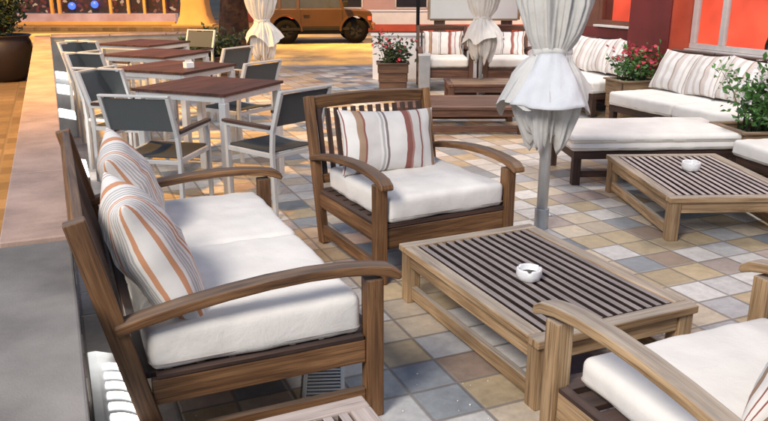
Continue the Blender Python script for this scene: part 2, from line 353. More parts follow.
    def disc(s, r, z, n=24, c=(0, 0)):
        b = len(s.v)
        for k in range(n): a = 2 * PI * k / n; s.v.append(Vector((c[0] + r * math.cos(a), c[1] + r * math.sin(a), z)))
        s.face(range(b, b + n), [(0, 0)] * n); return s
    def extrude(s, poly, axis_pts, smooth=False):
        """poly: list of 2D (a, b); axis_pts: function (a, b, side) -> 3D for side 0/1"""
        b = len(s.v); n = len(poly)
        for side in (0, 1):
            for a, c in poly: s.v.append(Vector(axis_pts(a, c, side)))
        s.face(range(b, b + n), [(p[0], p[1]) for p in poly]); s.face([b + 2 * n - 1 - k for k in range(n)], [(poly[n - 1 - k][0], poly[n - 1 - k][1]) for k in range(n)])
        for k in range(n):
            k2 = (k + 1) % n; s.face((b + k2, b + k, b + n + k, b + n + k2), [(0, k), (0, k + 1), (1, k + 1), (1, k)], smooth)
        return s
    def leaves(s, pts_fn, n, size, rg, aspect=0.5):
        for _ in range(n):
            p, out = pts_fn(rg); p = Vector(p)
            d = (Vector(out) * 0.8 + Vector((rg.uniform(-1, 1), rg.uniform(-1, 1), rg.uniform(-0.7, 0.9)))).normalized()
            q = d.cross(Vector((rg.uniform(-1, 1), rg.uniform(-1, 1), rg.uniform(-1, 1))))
            if q.length < 1e-3: continue
            q.normalize(); L = size * rg.uniform(0.6, 1.3); W = L * aspect / 2; nn = d.cross(q) * L * 0.12; b = len(s.v)
            s.v += [p, p + d * L * .5 + q * W + nn, p + d * L, p + d * L * .5 - q * W + nn]
            s.face((b, b + 1, b + 2, b + 3), [(0, 0), (0, 1), (1, 1), (1, 0)])
        return s
    def build(s, name, mat, parent=None, bevel=0.0, loc=None, rotz=None, seg=2, flip=False):
        me = bpy.data.meshes.new(name); me.from_pydata([tuple(v) for v in s.v], [], s.f)
        uvl = me.uv_layers.new(name='UVMap'); i = 0
        for u in s.uv:
            for c in u: uvl.data[i].uv = c; i += 1
        me.polygons.foreach_set('use_smooth', s.sm)
        bm = bmesh.new(); bm.from_mesh(me); bmesh.ops.recalc_face_normals(bm, faces=bm.faces); bm.to_mesh(me); bm.free()
        me.materials.append(M[mat] if isinstance(mat, str) else mat)
        o = bpy.data.objects.new(name, me); COL.objects.link(o)
        if parent: o.parent = parent
        if bevel:
            bv = o.modifiers.new('bevel', 'BEVEL'); bv.width = bevel; bv.segments = seg; bv.limit_method = 'ANGLE'; bv.angle_limit = R(40); bv.use_clamp_overlap = True
        if loc is not None: o.location = loc
        if rotz is not None: o.rotation_euler = (0, 0, rotz)
        return o

def tag(o, label, cat, group=None):
    o['label'] = label; o['category'] = cat
    if group: o['group'] = group
    return o
def thing(name, label, cat, loc=(0, 0, 0), rotz=0.0, group=None):
    o = bpy.data.objects.new(name, None); COL.objects.link(o); o.empty_display_size = 0.2
    o.location = loc; o.rotation_euler = (0, 0, rotz); return tag(o, label, cat, group)
def structure(name, mb, mat, **k):
    o = mb.build(name, mat, **k); o['kind'] = 'structure'; return o
def dup(root, loc, rotz, label):
    def cp(o, par):
        c = o.copy(); COL.objects.link(c)
        if par: c.parent = par
        for ch in o.children: cp(ch, c)
        return c
    r = cp(root, None); r.location = loc; r.rotation_euler = (0, 0, rotz); r['label'] = label; return r

def quad(mb, pts):
    b = len(mb.v); mb.v += [Vector(p) for p in pts]; mb.face(range(b, b + len(pts)), [(p[0], p[1]) for p in pts]); return mb

# ------------------------------------------------------------------ ground, street, pavements
structure('ground', quad(MB(), [(-400, -400, -0.17), (400, -400, -0.17), (400, 400, -0.17), (-400, 400, -0.17)]), 'earth')
structure('street', quad(MB(), [(-60, 42.5, -0.15), (-60, 36, -0.15), (-8, 19.2, -0.15), (60, -9.5, -0.15), (60, 5, -0.15), (2, 30, -0.15)]), 'asphalt')
def kl(x): return 17.0 - 0.42 * x
def slab(poly, z0, z1):
    m = MB(); return m.extrude(poly, lambda a, b, s: (a, b, z1 if s else z0))
structure('terrace_floor', slab([(-0.145, -3), (11, -3), (11, kl(11)), (-0.145, kl(-0.145))], -0.16, 0.0), 'tiles')
structure('terrace_border', quad(MB(), [(-.03, -1.5, .004), (.30, -1.5, .004), (.30, 14.98, .004), (-.03, 14.98, .004)]), 'border_tiles')
structure('pavement', slab([(-7, -3), (-0.147, -3), (-0.147, kl(-0.147)), (-7, kl(-7))], -0.16, -0.002), 'pavers')
structure('kerb', slab([(-7, kl(-7) + 0.004), (14, kl(14) + 0.004), (14, kl(14) + 0.30), (-7, kl(-7) + 0.30)], -0.16, -0.004), 'kerb')
structure('far_pavement', slab([(-30, 43.6), (-30, 50), (40, 22), (40, 13.7), (3, 30.6), (0, 31.9)], -0.16, -0.03), 'pavers')

# ------------------------------------------------------------------ low walls round the terrace
t = thing('low_wall', 'long low wall with a warm stone cap along the left side of the terrace', 'wall')
MB().box(-0.24, -0.05, 3.03, 15.0, 0, 0.71).build('wall_body', 'dark_concrete', t)
y = 3.03
for i, L in enumerate((1.15, 1.6, 1.75, 1.6, 1.8, 1.7, 1.35, 1.02)):
    y1 = min(y + L, 15.27); MB().box(-0.275, -0.02, y + 0.004, y1 - 0.004, 0.711, 0.75).build('cap_slab', 'stone', t, bevel=0.006); y = y1
t = thing('low_wall', 'grey concrete wall end nearest the camera at the lower left', 'wall')
MB().box(-0.27, -0.035, -1.5, 2.995, 0, 0.70).build('wall_body', 'concrete', t, bevel=0.006)
MB().box(-0.285, -0.022, -1.5, 3.0, 0.703, 0.742).build('cap_slab', 'concrete', t, bevel=0.008)
t = thing('low_wall', 'dark low wall closing the far end of the terrace behind the dining tables', 'wall')
MB().box(-0.04, 2.95, 15.03, 15.22, 0, 0.71).build('wall_body', 'dark_concrete', t)
for a, b in ((-0.01, 0.98), (0.99, 1.99), (2.0, 2.98)): MB().box(a, b, 14.99, 15.25, 0.711, 0.75).build('cap_slab', 'stone', t, bevel=0.006)

# ------------------------------------------------------------------ lounge furniture
def lounge(name, label, cat, loc, rotz, W, group, wood_='teak', rails='teak_dark', slat_n=None, arms=True, back=True, back_h=0.96):
    t = thing(name, label, cat, loc, rotz, group); h = W / 2
    ap = [(0.99, 0.562), (0.9, 0.584), (0.75, 0.612), (0.6, 0.633), (0.45, 0.648), (0.3, 0.655), (0.16, 0.652), (0.05, 0.641), (-0.02, 0.626), (-0.055, 0.607), (-0.068, 0.590)]
    th = [0.040] * 8 + [0.044, 0.036, 0.018]
    by = lambda z: 0.86 + 0.225 * z
    for s in (-1, 1):
        MB().board((s * h, 0.037, 0), (s * h, 0.037, 0.60 if arms else 0.37), 0.07, 0.07, (0, 1, 0)).build('leg', wood_, t, bevel=0.006)
        MB().board((s * h, by(0), 0), (s * h, by(back_h), back_h) if back else (s * h, by(.37), .37), 0.055, 0.072, (0, 1, 0)).build('rear_leg', wood_, t, bevel=0.005)
        if arms:
            MB().strip([(s * (h + 0.004), y_, z_ ) for y_, z_ in ap], 0.078, th).build('armrest', wood_, t, bevel=0.009, seg=3)
        MB().board((s * h, 0.074, 0.095), (s * h, by(.095) - 0.04, 0.095), 0.034, 0.07).build('stretcher', wood_, t, bevel=0.004)
    f = MB()
    f.board((-h + 0.036, 0.034, 0.272), (h - 0.036, 0.034, 0.272), 0.03, 0.125)
    f.board((-h + 0.03, by(.265), 0.265), (h - 0.03, by(.265), 0.265), 0.03, 0.10)
    for s in (-1, 1): f.board((s * h, 0.074, 0.297), (s * h, by(.297) - 0.04, 0.297), 0.032, 0.10)
    f.build('seat_frame', wood_, t, bevel=0.004)
    sl = MB(); n = 8
    for i in range(n):
        y_ = 0.06 + i * (0.82 / (n - 1)); sl.board((-h + 0.02, y_, 0.352), (h - 0.02, y_, 0.352), 0.085, 0.024)
    for s in (-1, 1): sl.board((s * (h - 0.0), 0.08, 0.3575), (s * (h - 0.0), 0.87, 0.3575), 0.038, 0.018)
    sl.build('seat_slats', rails, t, bevel=0.003)
    if back:
        MB().strip([(x_, by(back_h - .03) , back_h - 0.045 + 0.018 * (1 - (x_ / h) ** 2)) for x_ in [(-h + 0.0285) + (2 * h - 0.057) * k / 10 for k in range(11)]], 0.034, 0.085, (0, 1, 0.22)).build('top_rail', wood_, t, bevel=0.006)
        MB().board((-h + 0.0285, by(.42), 0.42), (h - 0.0285, by(.42), 0.42), 0.03, 0.06).build('lower_rail', wood_, t, bevel=0.004)
        n = slat_n or int(W / 0.068); b = MB()
        for k in range(n):
            x_ = -h + 0.0285 + (2 * h - 0.057) * (k + 0.5) / n
            b.board((x_, by(.445), 0.445), (x_, by(back_h - .085), back_h - 0.085), 0.034, 0.016, (0, 1, 0))
        b.build('back_slats', rails, t, bevel=0.002)
    return t

def rounded(mb, wx, wy, wz, r, bulge=0.02, nx=30, ny=30, nz=6, seed=0, wr=0.0065):
    """soft cushion block centred on x, y; bottom at z = 0"""
    hx, hy, hz = wx / 2, wy / 2, wz / 2
    def spread(n, hh):
        k = 4; e = [-hh + r * (1 - math.cos(PI / 2 * i / k)) for i in range(k + 1)]
        mid = [-hh + r + (2 * hh - 2 * r) * i / n for i in range(1, n)]
        return e + mid + [-x for x in e[::-1]]
    X, Y, Z = spread(nx, hx), spread(ny, hy), spread(nz, hz); idx = {}
    def vert(x, y_, z):
        key = (round(x, 5), round(y_, 5), round(z, 5))
        if key in idx: return idx[key]
        p = Vector((x, y_, z)); q = Vector((max(-hx + r, min(hx - r, x)), max(-hy + r, min(hy - r, y_)), max(-hz + r, min(hz - r, z))))
        d = p - q
        if d.length > 1e-6: p = q + d.normalized() * r
        fx, fy, fz = 1 - (p.x / hx) ** 2, 1 - (p.y / hy) ** 2, 1 - (p.z / hz) ** 2
        if p.z > 0: p.z += bulge * max(0, fx) ** .6 * max(0, fy) ** .6 * (p.z / hz)
        p.x += math.copysign(bulge * .5 * max(0, fz) * max(0, fy) ** .5, p.x) if abs(p.x) > hx - r else 0
        p.y += math.copysign(bulge * .5 * max(0, fz) * max(0, fx) ** .5, p.y) if abs(p.y) > hy - r else 0
        nz_ = noise.noise(Vector((p.x * 5 + seed, p.y * 5, p.z * 7))) + .5 * noise.noise(Vector((p.x * 13 + seed, p.y * 13, p.z * 13)))
        ed = min(1, max(abs(p.x) / hx, abs(p.y) / hy) ** 6 * 1.1)
        cr = 1 - 2 * abs(noise.noise(Vector((p.x * 9 + seed * 2, p.y * 9, p.z * 3)))); cr2 = 1 - 2 * abs(noise.noise(Vector((p.x * 4 - seed, p.y * 7, 5))))
        p += Vector((p.x / hx, p.y / hy, p.z / hz)).normalized() * (nz_ * wr + (cr - .5) * .0025 * ed * (wz > .1))
        if p.z > 0: p.z += ((cr2 - .5) * .0025 - .010 * math.exp(-((p.x / hx) ** 2 + ((p.y - .1 * hy) / hy) ** 2) * 3)) * (wz > .1)
        mb.v.append(Vector((p.x, p.y, p.z + hz))); idx[key] = len(mb.v) - 1; return idx[key]
    def grid(A, B, fn):
        for i in range(len(A) - 1):
            for j in range(len(B) - 1):
                q = [fn(A[i], B[j]), fn(A[i + 1], B[j]), fn(A[i + 1], B[j + 1]), fn(A[i], B[j + 1])]
                mb.face([vert(*c) for c in q], [(c[0] / wx + .5, c[1] / wy + .5) for c in q], True)
    grid(X, Y, lambda a, b: (a, b, hz)); grid(X, Y, lambda a, b: (a, b, -hz))
    grid(X, Z, lambda a, b: (a, -hy, b)); grid(X, Z, lambda a, b: (a, hy, b))
    grid(Y, Z, lambda a, b: (-hx, a, b)); grid(Y, Z, lambda a, b: (hx, a, b))
    return mb
def loop(wx, wy, r, z):
    hx, hy = wx / 2, wy / 2; out = []
    for cx, cy, a0 in ((hx - r, hy - r, 0), (-hx + r, hy - r, 90), (-hx + r, -hy + r, 180), (hx - r, -hy + r, 270)):
        for k in range(5): a = R(a0 + 22.5 * k); out.append((cx + r * math.cos(a), cy + r * math.sin(a), z))
    return out
def cushion(label, loc, rotz, wx, wy, wz, group, seed=0, r=0.034, tilt=0, bulge=0.013, cat='cushion'):
    o = rounded(MB(), wx, wy, wz, r, bulge, seed=seed).build('seat_cushion', 'cushion', loc=loc); o.rotation_euler = (tilt, 0, rotz); tag(o, label, cat, group)
    MB().tube(loop(wx + .004, wy + .004, r, 0.03), 0.0035, 6, True).build('piping', 'piping', o)
    return o
def pillow(label, loc, rot, sx, sy, T, mat, group, seed=0):
    mb = MB(); n = 22; rg = random.Random(seed); a, b = sx / 2, sy / 2
    for sgn in (1, -1):
        base = len(mb.v)
        for i in range(n + 1):
            for j in range(n + 1):
                u, v = math.sin((i / n * 2 - 1) * PI / 2), math.sin((j / n * 2 - 1) * PI / 2)
                x = a * u * (1 - .09 * (1 - v * v) * abs(u)); z = b * v * (1 - .09 * (1 - u * u) * abs(v))
                t_ = T / 2 * ((1 - u * u) * (1 - v * v)) ** .42
                w_ = noise.noise(Vector((u * 2.2 + seed, v * 2.2, sgn))) * .35 + noise.noise(Vector((u * 6 + seed, v * 6, sgn * 2))) * .13
                t_ *= 1 + w_ * .55
                sag = -0.03 * sy * (1 - v * v)
                mb.v.append(Vector((x + noise.noise(Vector((v * 2, seed, 1))) * .012, -sgn * t_, z + sag * 0)))
        for i in range(n):
            for j in range(n):
                q = [base + i * (n + 1) + j, base + (i + 1) * (n + 1) + j, base + (i + 1) * (n + 1) + j + 1, base + i * (n + 1) + j + 1]
                mb.face(q, [((k[0]) / n, (k[1]) / n) for k in ((i, j), (i + 1, j), (i + 1, j + 1), (i, j + 1))], True)
    o = mb.build('pillow', mat); o.location = loc; o.rotation_euler = rot
    bm = bmesh.new(); bm.from_mesh(o.data); bmesh.ops.remove_doubles(bm, verts=bm.verts, dist=0.0004); bmesh.ops.recalc_face_normals(bm, faces=bm.faces); bm.to_mesh(o.data); bm.free()
    return tag(o, label, 'pillow', group)

def local(loc, rz, p):
    c, s = math.cos(rz), math.sin(rz); return (loc[0] + p[0] * c - p[1] * s, loc[1] + p[0] * s + p[1] * c, loc[2] + p[2])

# sofa on the left, facing right
SL_ = (1.07, 3.33, 0); SR = R(90)
lounge('sofa', 'brown teak two seat sofa with cream cushions beside the low left wall', 'sofa', SL_, SR, 1.66, 'teak lounge sofas and chairs')
for k, (sx, lab) in enumerate(((-1, 'cream seat cushion nearest the camera on the left teak sofa'), (1, 'cream seat cushion at the far end of the left teak sofa'))):
    cushion(lab, local(SL_, SR, (sx * 0.417, 0.485, 0.368)), SR, 0.83, 0.80, 0.165, 'cream seat cushions', seed=3 + k * 5)
pillow('terracotta striped pillow closest to the camera on the left sofa', local(SL_, SR, (-0.51, 0.815, 0.715)), (R(-24), R(2), SR + R(2)), 0.60, 0.57, 0.25, 'stripe_terra', 'striped pillows', 11)
pillow('striped pillow leaning at the far end of the left sofa', local(SL_, SR, (0.34, 0.80, 0.745)), (R(-22), R(-5), SR - R(5)), 0.55, 0.50, 0.23, 'stripe_terra', 'striped pillows', 25)
# armchair in the middle
AL, AR = (2.04, 3.74, 0), R(4)
lounge('armchair', 'brown teak armchair facing the camera behind the main coffee table', 'armchair', AL, AR, 0.89, 'teak lounge sofas and chairs')
cushion('cream seat cushion on the central teak armchair', local(AL, AR, (0, 0.44, 0.366)), AR, 0.80, 0.86, 0.15, 'cream seat cushions', seed=9)
pillow('wide red and tan striped pillow standing on the central armchair', local(AL, AR, (-0.06, 0.66, 0.70)), (R(-16), R(3), AR), 0.70, 0.42, 0.20, 'stripe_red', 'striped pillows', 31)
# armchair at the lower right
BL, BR_ = (1.955, 1.93, 0), R(180)
lounge('armchair', 'pale teak armchair seen from behind at the lower right corner', 'armchair', BL, BR_, 0.97, 'teak lounge sofas and chairs', 'teak_pale', 'teak_dark')
cushion('cream seat cushion on the pale armchair at lower right', local(BL, BR_, (0, 0.50, 0.366)), BR_, 0.86, 0.82, 0.112, 'cream seat cushions', seed=14)
pillow('red striped pillow cut by the lower right corner of the frame', local(BL, BR_, (-0.05, 0.64, 0.66)), (R(-20), 0, BR_ + R(8)), 0.62, 0.44, 0.2, 'stripe_red', 'striped pillows', 41)

# ------------------------------------------------------------------ slatted coffee tables
def slat_table(label, loc, rotz, W, L, H, nsl, frame, slat, gap=0.42):
    t = thing('coffee_table', label, 'table', loc, rotz, 'slatted coffee tables'); a, b = W / 2, L / 2; fw = 0.075
    f = MB()
    for s in (-1, 1):
        f.board((s * (a - fw / 2), -b + fw, H - 0.019), (s * (a - fw / 2), b - fw, H - 0.019), fw, 0.038)
        f.board((-a, s * (b - fw / 2), H - 0.019), (a, s * (b - fw / 2), H - 0.019), fw, 0.038)
    f.build('top_frame', frame, t, bevel=0.007, seg=3)
    sl = MB(); iw = 2 * (a - fw) ; p = iw / nsl
    for k in range(nsl):
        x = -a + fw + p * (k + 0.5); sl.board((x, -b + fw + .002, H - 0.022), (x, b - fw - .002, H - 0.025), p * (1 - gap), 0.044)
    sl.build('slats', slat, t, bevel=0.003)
    for sx in (-1, 1):
        for sy in (-1, 1): MB().board((sx * (a - 0.052), sy * (b - 0.052), 0), (sx * (a - 0.052), sy * (b - 0.052), H - 0.0395), 0.078, 0.078, (0, 1, 0)).build('leg', frame, t, bevel=0.006)
        MB().board((sx * (a - 0.04), -b + 0.092, H - 0.078), (sx * (a - 0.04), b - 0.092, H - 0.078), 0.028, 0.075).build('apron', frame, t, bevel=0.004)
        MB().board((sx * (a - 0.052), -b + 0.092, 0.062), (sx * (a - 0.052), b - 0.092, 0.062), 0.034, 0.07).build('stretcher', frame, t, bevel=0.004)
        MB().board((-a + 0.092, sx * (b - 0.04), H - 0.078), (a - 0.092, sx * (b - 0.04), H - 0.078), 0.028, 0.075).build('apron', frame, t, bevel=0.004)
    c = MB()
    for y_ in (-b * .33, b * .33): c.board((-a + 0.055, y_, H - 0.075), (a - 0.055, y_, H - 0.075), 0.05, 0.06)
    c.build('cross_rail', 'teak_dark', t)
    return t
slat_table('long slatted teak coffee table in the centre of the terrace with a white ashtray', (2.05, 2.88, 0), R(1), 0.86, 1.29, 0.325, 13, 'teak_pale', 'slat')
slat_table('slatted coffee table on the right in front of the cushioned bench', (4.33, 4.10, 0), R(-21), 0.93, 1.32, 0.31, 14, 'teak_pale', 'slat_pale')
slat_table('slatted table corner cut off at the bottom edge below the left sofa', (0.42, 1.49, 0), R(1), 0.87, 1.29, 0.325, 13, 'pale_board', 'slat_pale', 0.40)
slat_table('dark slatted coffee table behind the central armchair', (4.36, 7.86, 0), R(67), 0.95, 1.5, 0.32, 13, 'teak_red', 'teak_red')
slat_table('orange brown low table in front of the far pair of armchairs', (5.75, 9.35, 0), R(67), 0.75, 1.35, 0.31, 11, 'teak_red', 'crate')

def ashtray(label, loc, r=0.062, h=0.058):
    t = thing('ashtray', label, 'ashtray', loc, 0, 'white ashtrays')
    def fn(rr, z, a, i):
        dip = 0.010 if (i in (5, 6, 7) and abs(math.sin(1.5 * a)) < 0.16) else 0
        return rr, z - dip
    MB().lathe([(0.001, 0), (r * .78, 0), (r * .86, .004), (r, h * .45), (r * .99, h * .85), (r * .96, h), (r * .84, h), (r * .80, h * .9), (r * .78, h * .5), (r * .6, h * .38), (0.001, h * .36)], 40, fn=fn).build('bowl', 'porcelain', t)
    MB().lathe([(0.001, h * .47), (r * .4, h * .45), (r * .62, h * .42), (r * .77, h * .5)], 20).build('ash_bed', 'ash', t)
    return t
ashtray('round white ashtray in the middle of the main coffee table', (1.97, 2.80, 0.3265))
ashtray('white ashtray on the right hand slatted table', (4.37, 4.19, 0.3115), 0.07, 0.065)

# ------------------------------------------------------------------ bench and sofas on the right
def bench(name, label, loc, rotz, W, D, group, wd='teak_dark'):
    t = thing(name, label, 'bench' if name == 'bench' else 'sofa', loc, rotz, group); a = W / 2
    for sx in (-1, 1):
        for y_ in (0.04, D - 0.04): MB().board((sx * (a - .04), y_, 0), (sx * (a - .04), y_, 0.30), .07, .07, (0, 1, 0)).build('leg', wd, t, bevel=.005)
    f = MB(); f.board((-a, .018, .265), (a, .018, .265), .036, .07); f.board((-a, D - .018, .265), (a, D - .018, .265), .036, .07)
    for sx in (-1, 1): f.board((sx * (a - .018), .037, .265), (sx * (a - .018), D - .037, .265), .036, .07)
    f.build('seat_frame', wd, t, bevel=.004)
    s = MB()
    for k in range(8): y_ = .06 + (D - .12) * k / 7; s.board((-a + .037, y_, .292), (a - .037, y_, .292), .08, .02)
    s.build('seat_slats', wd, t, bevel=.002)
    s = MB(); s.board((-a + .075, .04, .09), (a - .075, .04, .09), .03, .05); s.build('stretcher', wd, t, bevel=.003)
    return t
bl, br = local((4.0, 5.10, 0), R(-20), (0.70, 0, 0)), R(-20)
bench('bench', 'dark wooden bench with a white quilted pad behind the right coffee table', bl, br, 1.45, 0.80, 'benches and sofas on the right')
for k, (z, lab) in enumerate(((0.304, 'lower white pad of the two stacked on the dark bench'), (0.372, 'upper white pad of the two stacked on the dark bench'))):
    cushion(lab, local(bl, br, (0, .38, z)), br, 1.52, 0.84, 0.072, 'white bench pads', seed=20 + k, r=.033, bulge=.012)
# seat at the right edge of the frame
el, er = (4.97, 3.70, 0), R(-101)
bench('sofa', 'dark low sofa seat cut by the right edge of the frame', el, er, 1.5, 0.8, 'benches and sofas on the right')
cushion('thick white cushion cut by the right edge beside the flower crate', local(el, er, (0, .38, .304)), er, 1.54, 0.84, 0.135, 'white bench pads', seed=27)
# long sofa along the restaurant wall
def wall_sofa(label, loc, rotz, W, group):
    t = bench('sofa', label, loc, rotz, W, 0.86, group); a = W / 2
    b = MB()
    n = max(2, round(W / 0.75))
    for k in range(n):
        x0, x1 = -a + W * k / n, -a + W * (k + 1) / n
        b.board((x0 + .006, .93, .62), (x1 - .006, .93, .62), .045, .60, (0, -.22, 1))
    b.build('backrest', 'teak_dark', t, bevel=.006)
    return t
ll, lr = (5.92, 6.02, 0), R(-90)
wall_sofa('long dark wooden sofa with white cushions along the red restaurant wall', ll, lr, 2.0, 'benches and sofas on the right')
for k in range(2):
    cushion(('long white cushion at the far half of the wall sofa', 'long white cushion at the near half of the wall sofa')[k], local(ll, lr, (-.5 + 1.0 * k, .42, .304)), lr, 0.99, 0.88, 0.15, 'white sofa cushions', seed=50 + k)
for k, lab in enumerate(('soft striped pillow at the far end of the wall sofa beside the pillar', 'second soft striped pillow from the pillar on the wall sofa', 'third soft striped pillow from the pillar on the wall sofa', 'soft striped pillow of the wall sofa nearest the white flowers')):
    pillow(lab, local(ll, lr, (-.74 + .48 * k, .70, .68)), (R(-27), R((3, -4, 5, -2)[k]), lr + R((4, -5, 3, -3)[k])), 0.52, 0.50, 0.20, 'stripe_soft', 'soft striped pillows', 60 + k * 3)
cl_, cr_ = (6.30, 8.50, 0), R(-93)
wall_sofa('shorter dark sofa beyond the red flowers under the far window', cl_, cr_, 1.5, 'benches and sofas on the right')
cushion('white cushion on the shorter sofa beyond the red flowers', local(cl_, cr_, (0, .42, .304)), cr_, 1.5, .88, .15, 'white sofa cushions', seed=55)
for k, lab in enumerate(('soft striped pillow at the far end of the short sofa', 'middle soft striped pillow on the short sofa', 'soft striped pillow on the short sofa touching the red flowers')):
    pillow(lab, local(cl_, cr_, (-.48 + .47 * k, .66, .70)), (R(-24), R((4, -3, 5)[k]), cr_ + R((5, -4, 2)[k])), 0.52, 0.50, 0.22, 'stripe_soft', 'soft striped pillows', 80 + k * 3)

# ------------------------------------------------------------------ flower crates
def planter(name, label, loc, rotz, wx, wy, h, leaf, fl_mat, nleaf, nfl, ph, spread, seed, lsize=.07, fsize=.05, crate='crate', group='flower boxes'):
    t = thing(name, label, 'planter', loc, rotz, group)
    b = MB(); n = 3; bh = h / n
    for k in range(n):
        z = bh * (k + .5); e = .012 * k
        for s in (-1, 1):
            b.board((-wx / 2 - e, s * (wy / 2 + e), z), (wx / 2 + e, s * (wy / 2 + e), z), .022, bh - .006)
            b.board((s * (wx / 2 + e), -wy / 2 + .012, z), (s * (wx / 2 + e), wy / 2 - .012, z), .022, bh - .006)
    for s in (-1, 1):
        b.board((-wx / 2 - .05, s * (wy / 2 + .024), h + .012), (wx / 2 + .05, s * (wy / 2 + .024), h + .012), .06, .022)
        b.board((s * (wx / 2 + .024), -wy / 2 + .0, h + .0125), (s * (wx / 2 + .024), wy / 2, h + .0125), .06, .021)
    b.build('box', crate, t, bevel=.004)
    MB().box(-wx / 2 + .012, wx / 2 - .012, -wy / 2 + .012, wy / 2 - .012, h - .09, h - .03).build('soil', 'soil', t)
    rg = random.Random(seed); st = MB(); tips = []
    for k in range(26):
        x0, y0 = rg.uniform(-.35, .35) * wx, rg.uniform(-.35, .35) * wy
        a = rg.uniform(0, 2 * PI); q = rg.random() ** .6 * spread; hh = ph * rg.uniform(.55, 1.0) * (1 - .35 * (q / spread) ** 2)
        p = [(x0 + math.cos(a) * q * f * f, y0 + math.sin(a) * q * f * f, h - .04 + hh * (f ** .85)) for f in (0, .33, .66, 1)]
        st.tube(p, [.006, .005, .004, .002], 5); tips.append(p)
    st.build('stem', 'leaf_dark', t)
    def lf(g):
        p = g.choice(tips); k = g.choice((1, 2, 2, 3)); c = p[k]; j = .055
        return (c[0] + g.gauss(0, j), c[1] + g.gauss(0, j), max(h + .01, c[2] + g.gauss(0, j))), (math.cos(g.uniform(0, 6.3)), math.sin(g.uniform(0, 6.3)), .3)
    MB().leaves(lf, nleaf, lsize, rg, .55).build('foliage', leaf, t)
    if nfl:
        f = MB()
        for k in range(nfl):
            p = rg.choice(tips); c = Vector(p[3]) + Vector((rg.gauss(0, .06), rg.gauss(0, .06), rg.gauss(.01, .05)))
            up = Vector((rg.uniform(-1, 1), rg.uniform(-1, 1), rg.uniform(.1, 1))).normalized(); x = up.orthogonal().normalized(); y_ = up.cross(x); np_ = 5
            for i in range(np_):
                a = 2 * PI * i / np_; d = x * math.cos(a) + y_ * math.sin(a); e = x * -math.sin(a) + y_ * math.cos(a); L = fsize * rg.uniform(.8, 1.2) * .6; bb = len(f.v)
                f.v += [c, c + d * L * .6 + e * L * .38 + up * L * .25, c + d * L + up * L * .15, c + d * L * .6 - e * L * .38 + up * L * .25]
                f.face((bb, bb + 1, bb + 2, bb + 3), [(0, 0)] * 4)
        f.build('flowers', fl_mat, t)['kind'] = 'stuff'
    return t
planter('flower_box', 'wooden flower box with red flowers between the two wall sofas', (6.60, 7.42, 0), R(-10), .46, .38, .50, 'leaf', 'petal_red', 420, 130, .48, .20, 3, .075, .042)
planter('flower_box', 'wooden flower box with white flowers at the right edge', (5.66, 4.70, 0), R(-16), .54, .46, .44, 'leaf', 'petal_white', 1300, 120, .58, .42, 5, .072, .055)
planter('flower_box', 'small dark flower box with red blooms left of the far armchairs', (4.98, 11.15, 0), R(-23), .42, .36, .42, 'leaf_dark', 'petal_red', 420, 34, .48, .24, 8, .08, .05, 'teak_back')
planter('flower_box', 'dark bushy plant in a box at the far end of the dining tables', (2.55, 13.3, 0), R(-10), .75, .45, .42, 'leaf_dark', None, 900, 0, .55, .42, 12, .10, .06, 'teak_dark')
# big pot on the street side of the wall
t = thing('potted_bush', 'large round dark pot with a dark bush on the street side of the left wall', 'planter', (-.80, 14.9, 0))
MB().lathe([(.001, 0), (.28, 0), (.36, .10), (.45, .34), (.48, .52), (.46, .68), (.43, .74), (.47, .77), (.48, .785), (.44, .79), (.40, .74), (.001, .72)], 36).build('pot', 'terracotta_pot', t)
rg = random.Random(4); bpts = []
tr = MB()
for k in range(14):
    a = rg.uniform(0, 2 * PI); q = rg.uniform(.1, .55); hh = rg.uniform(.5, 1.05)
    p = [(math.cos(a) * q * f, math.sin(a) * q * f, .72 + hh * f) for f in (0, .35, .7, 1)]; tr.tube(p, [.02, .015, .01, .004], 5); bpts.append(p)
tr.build('stem', 'bark', t)
def lf(g):
    p = g.choice(bpts); c = p[g.choice((1, 2, 3, 3))]; j = .13
    return (c[0] + g.gauss(0, j), c[1] + g.gauss(0, j), c[2] + g.gauss(0, j * .8)), (math.cos(g.uniform(0, 6.3)), math.sin(g.uniform(0, 6.3)), .4)
MB().leaves(lf, 2200, .10, rg, .45).build('foliage', 'leaf_dark', t)

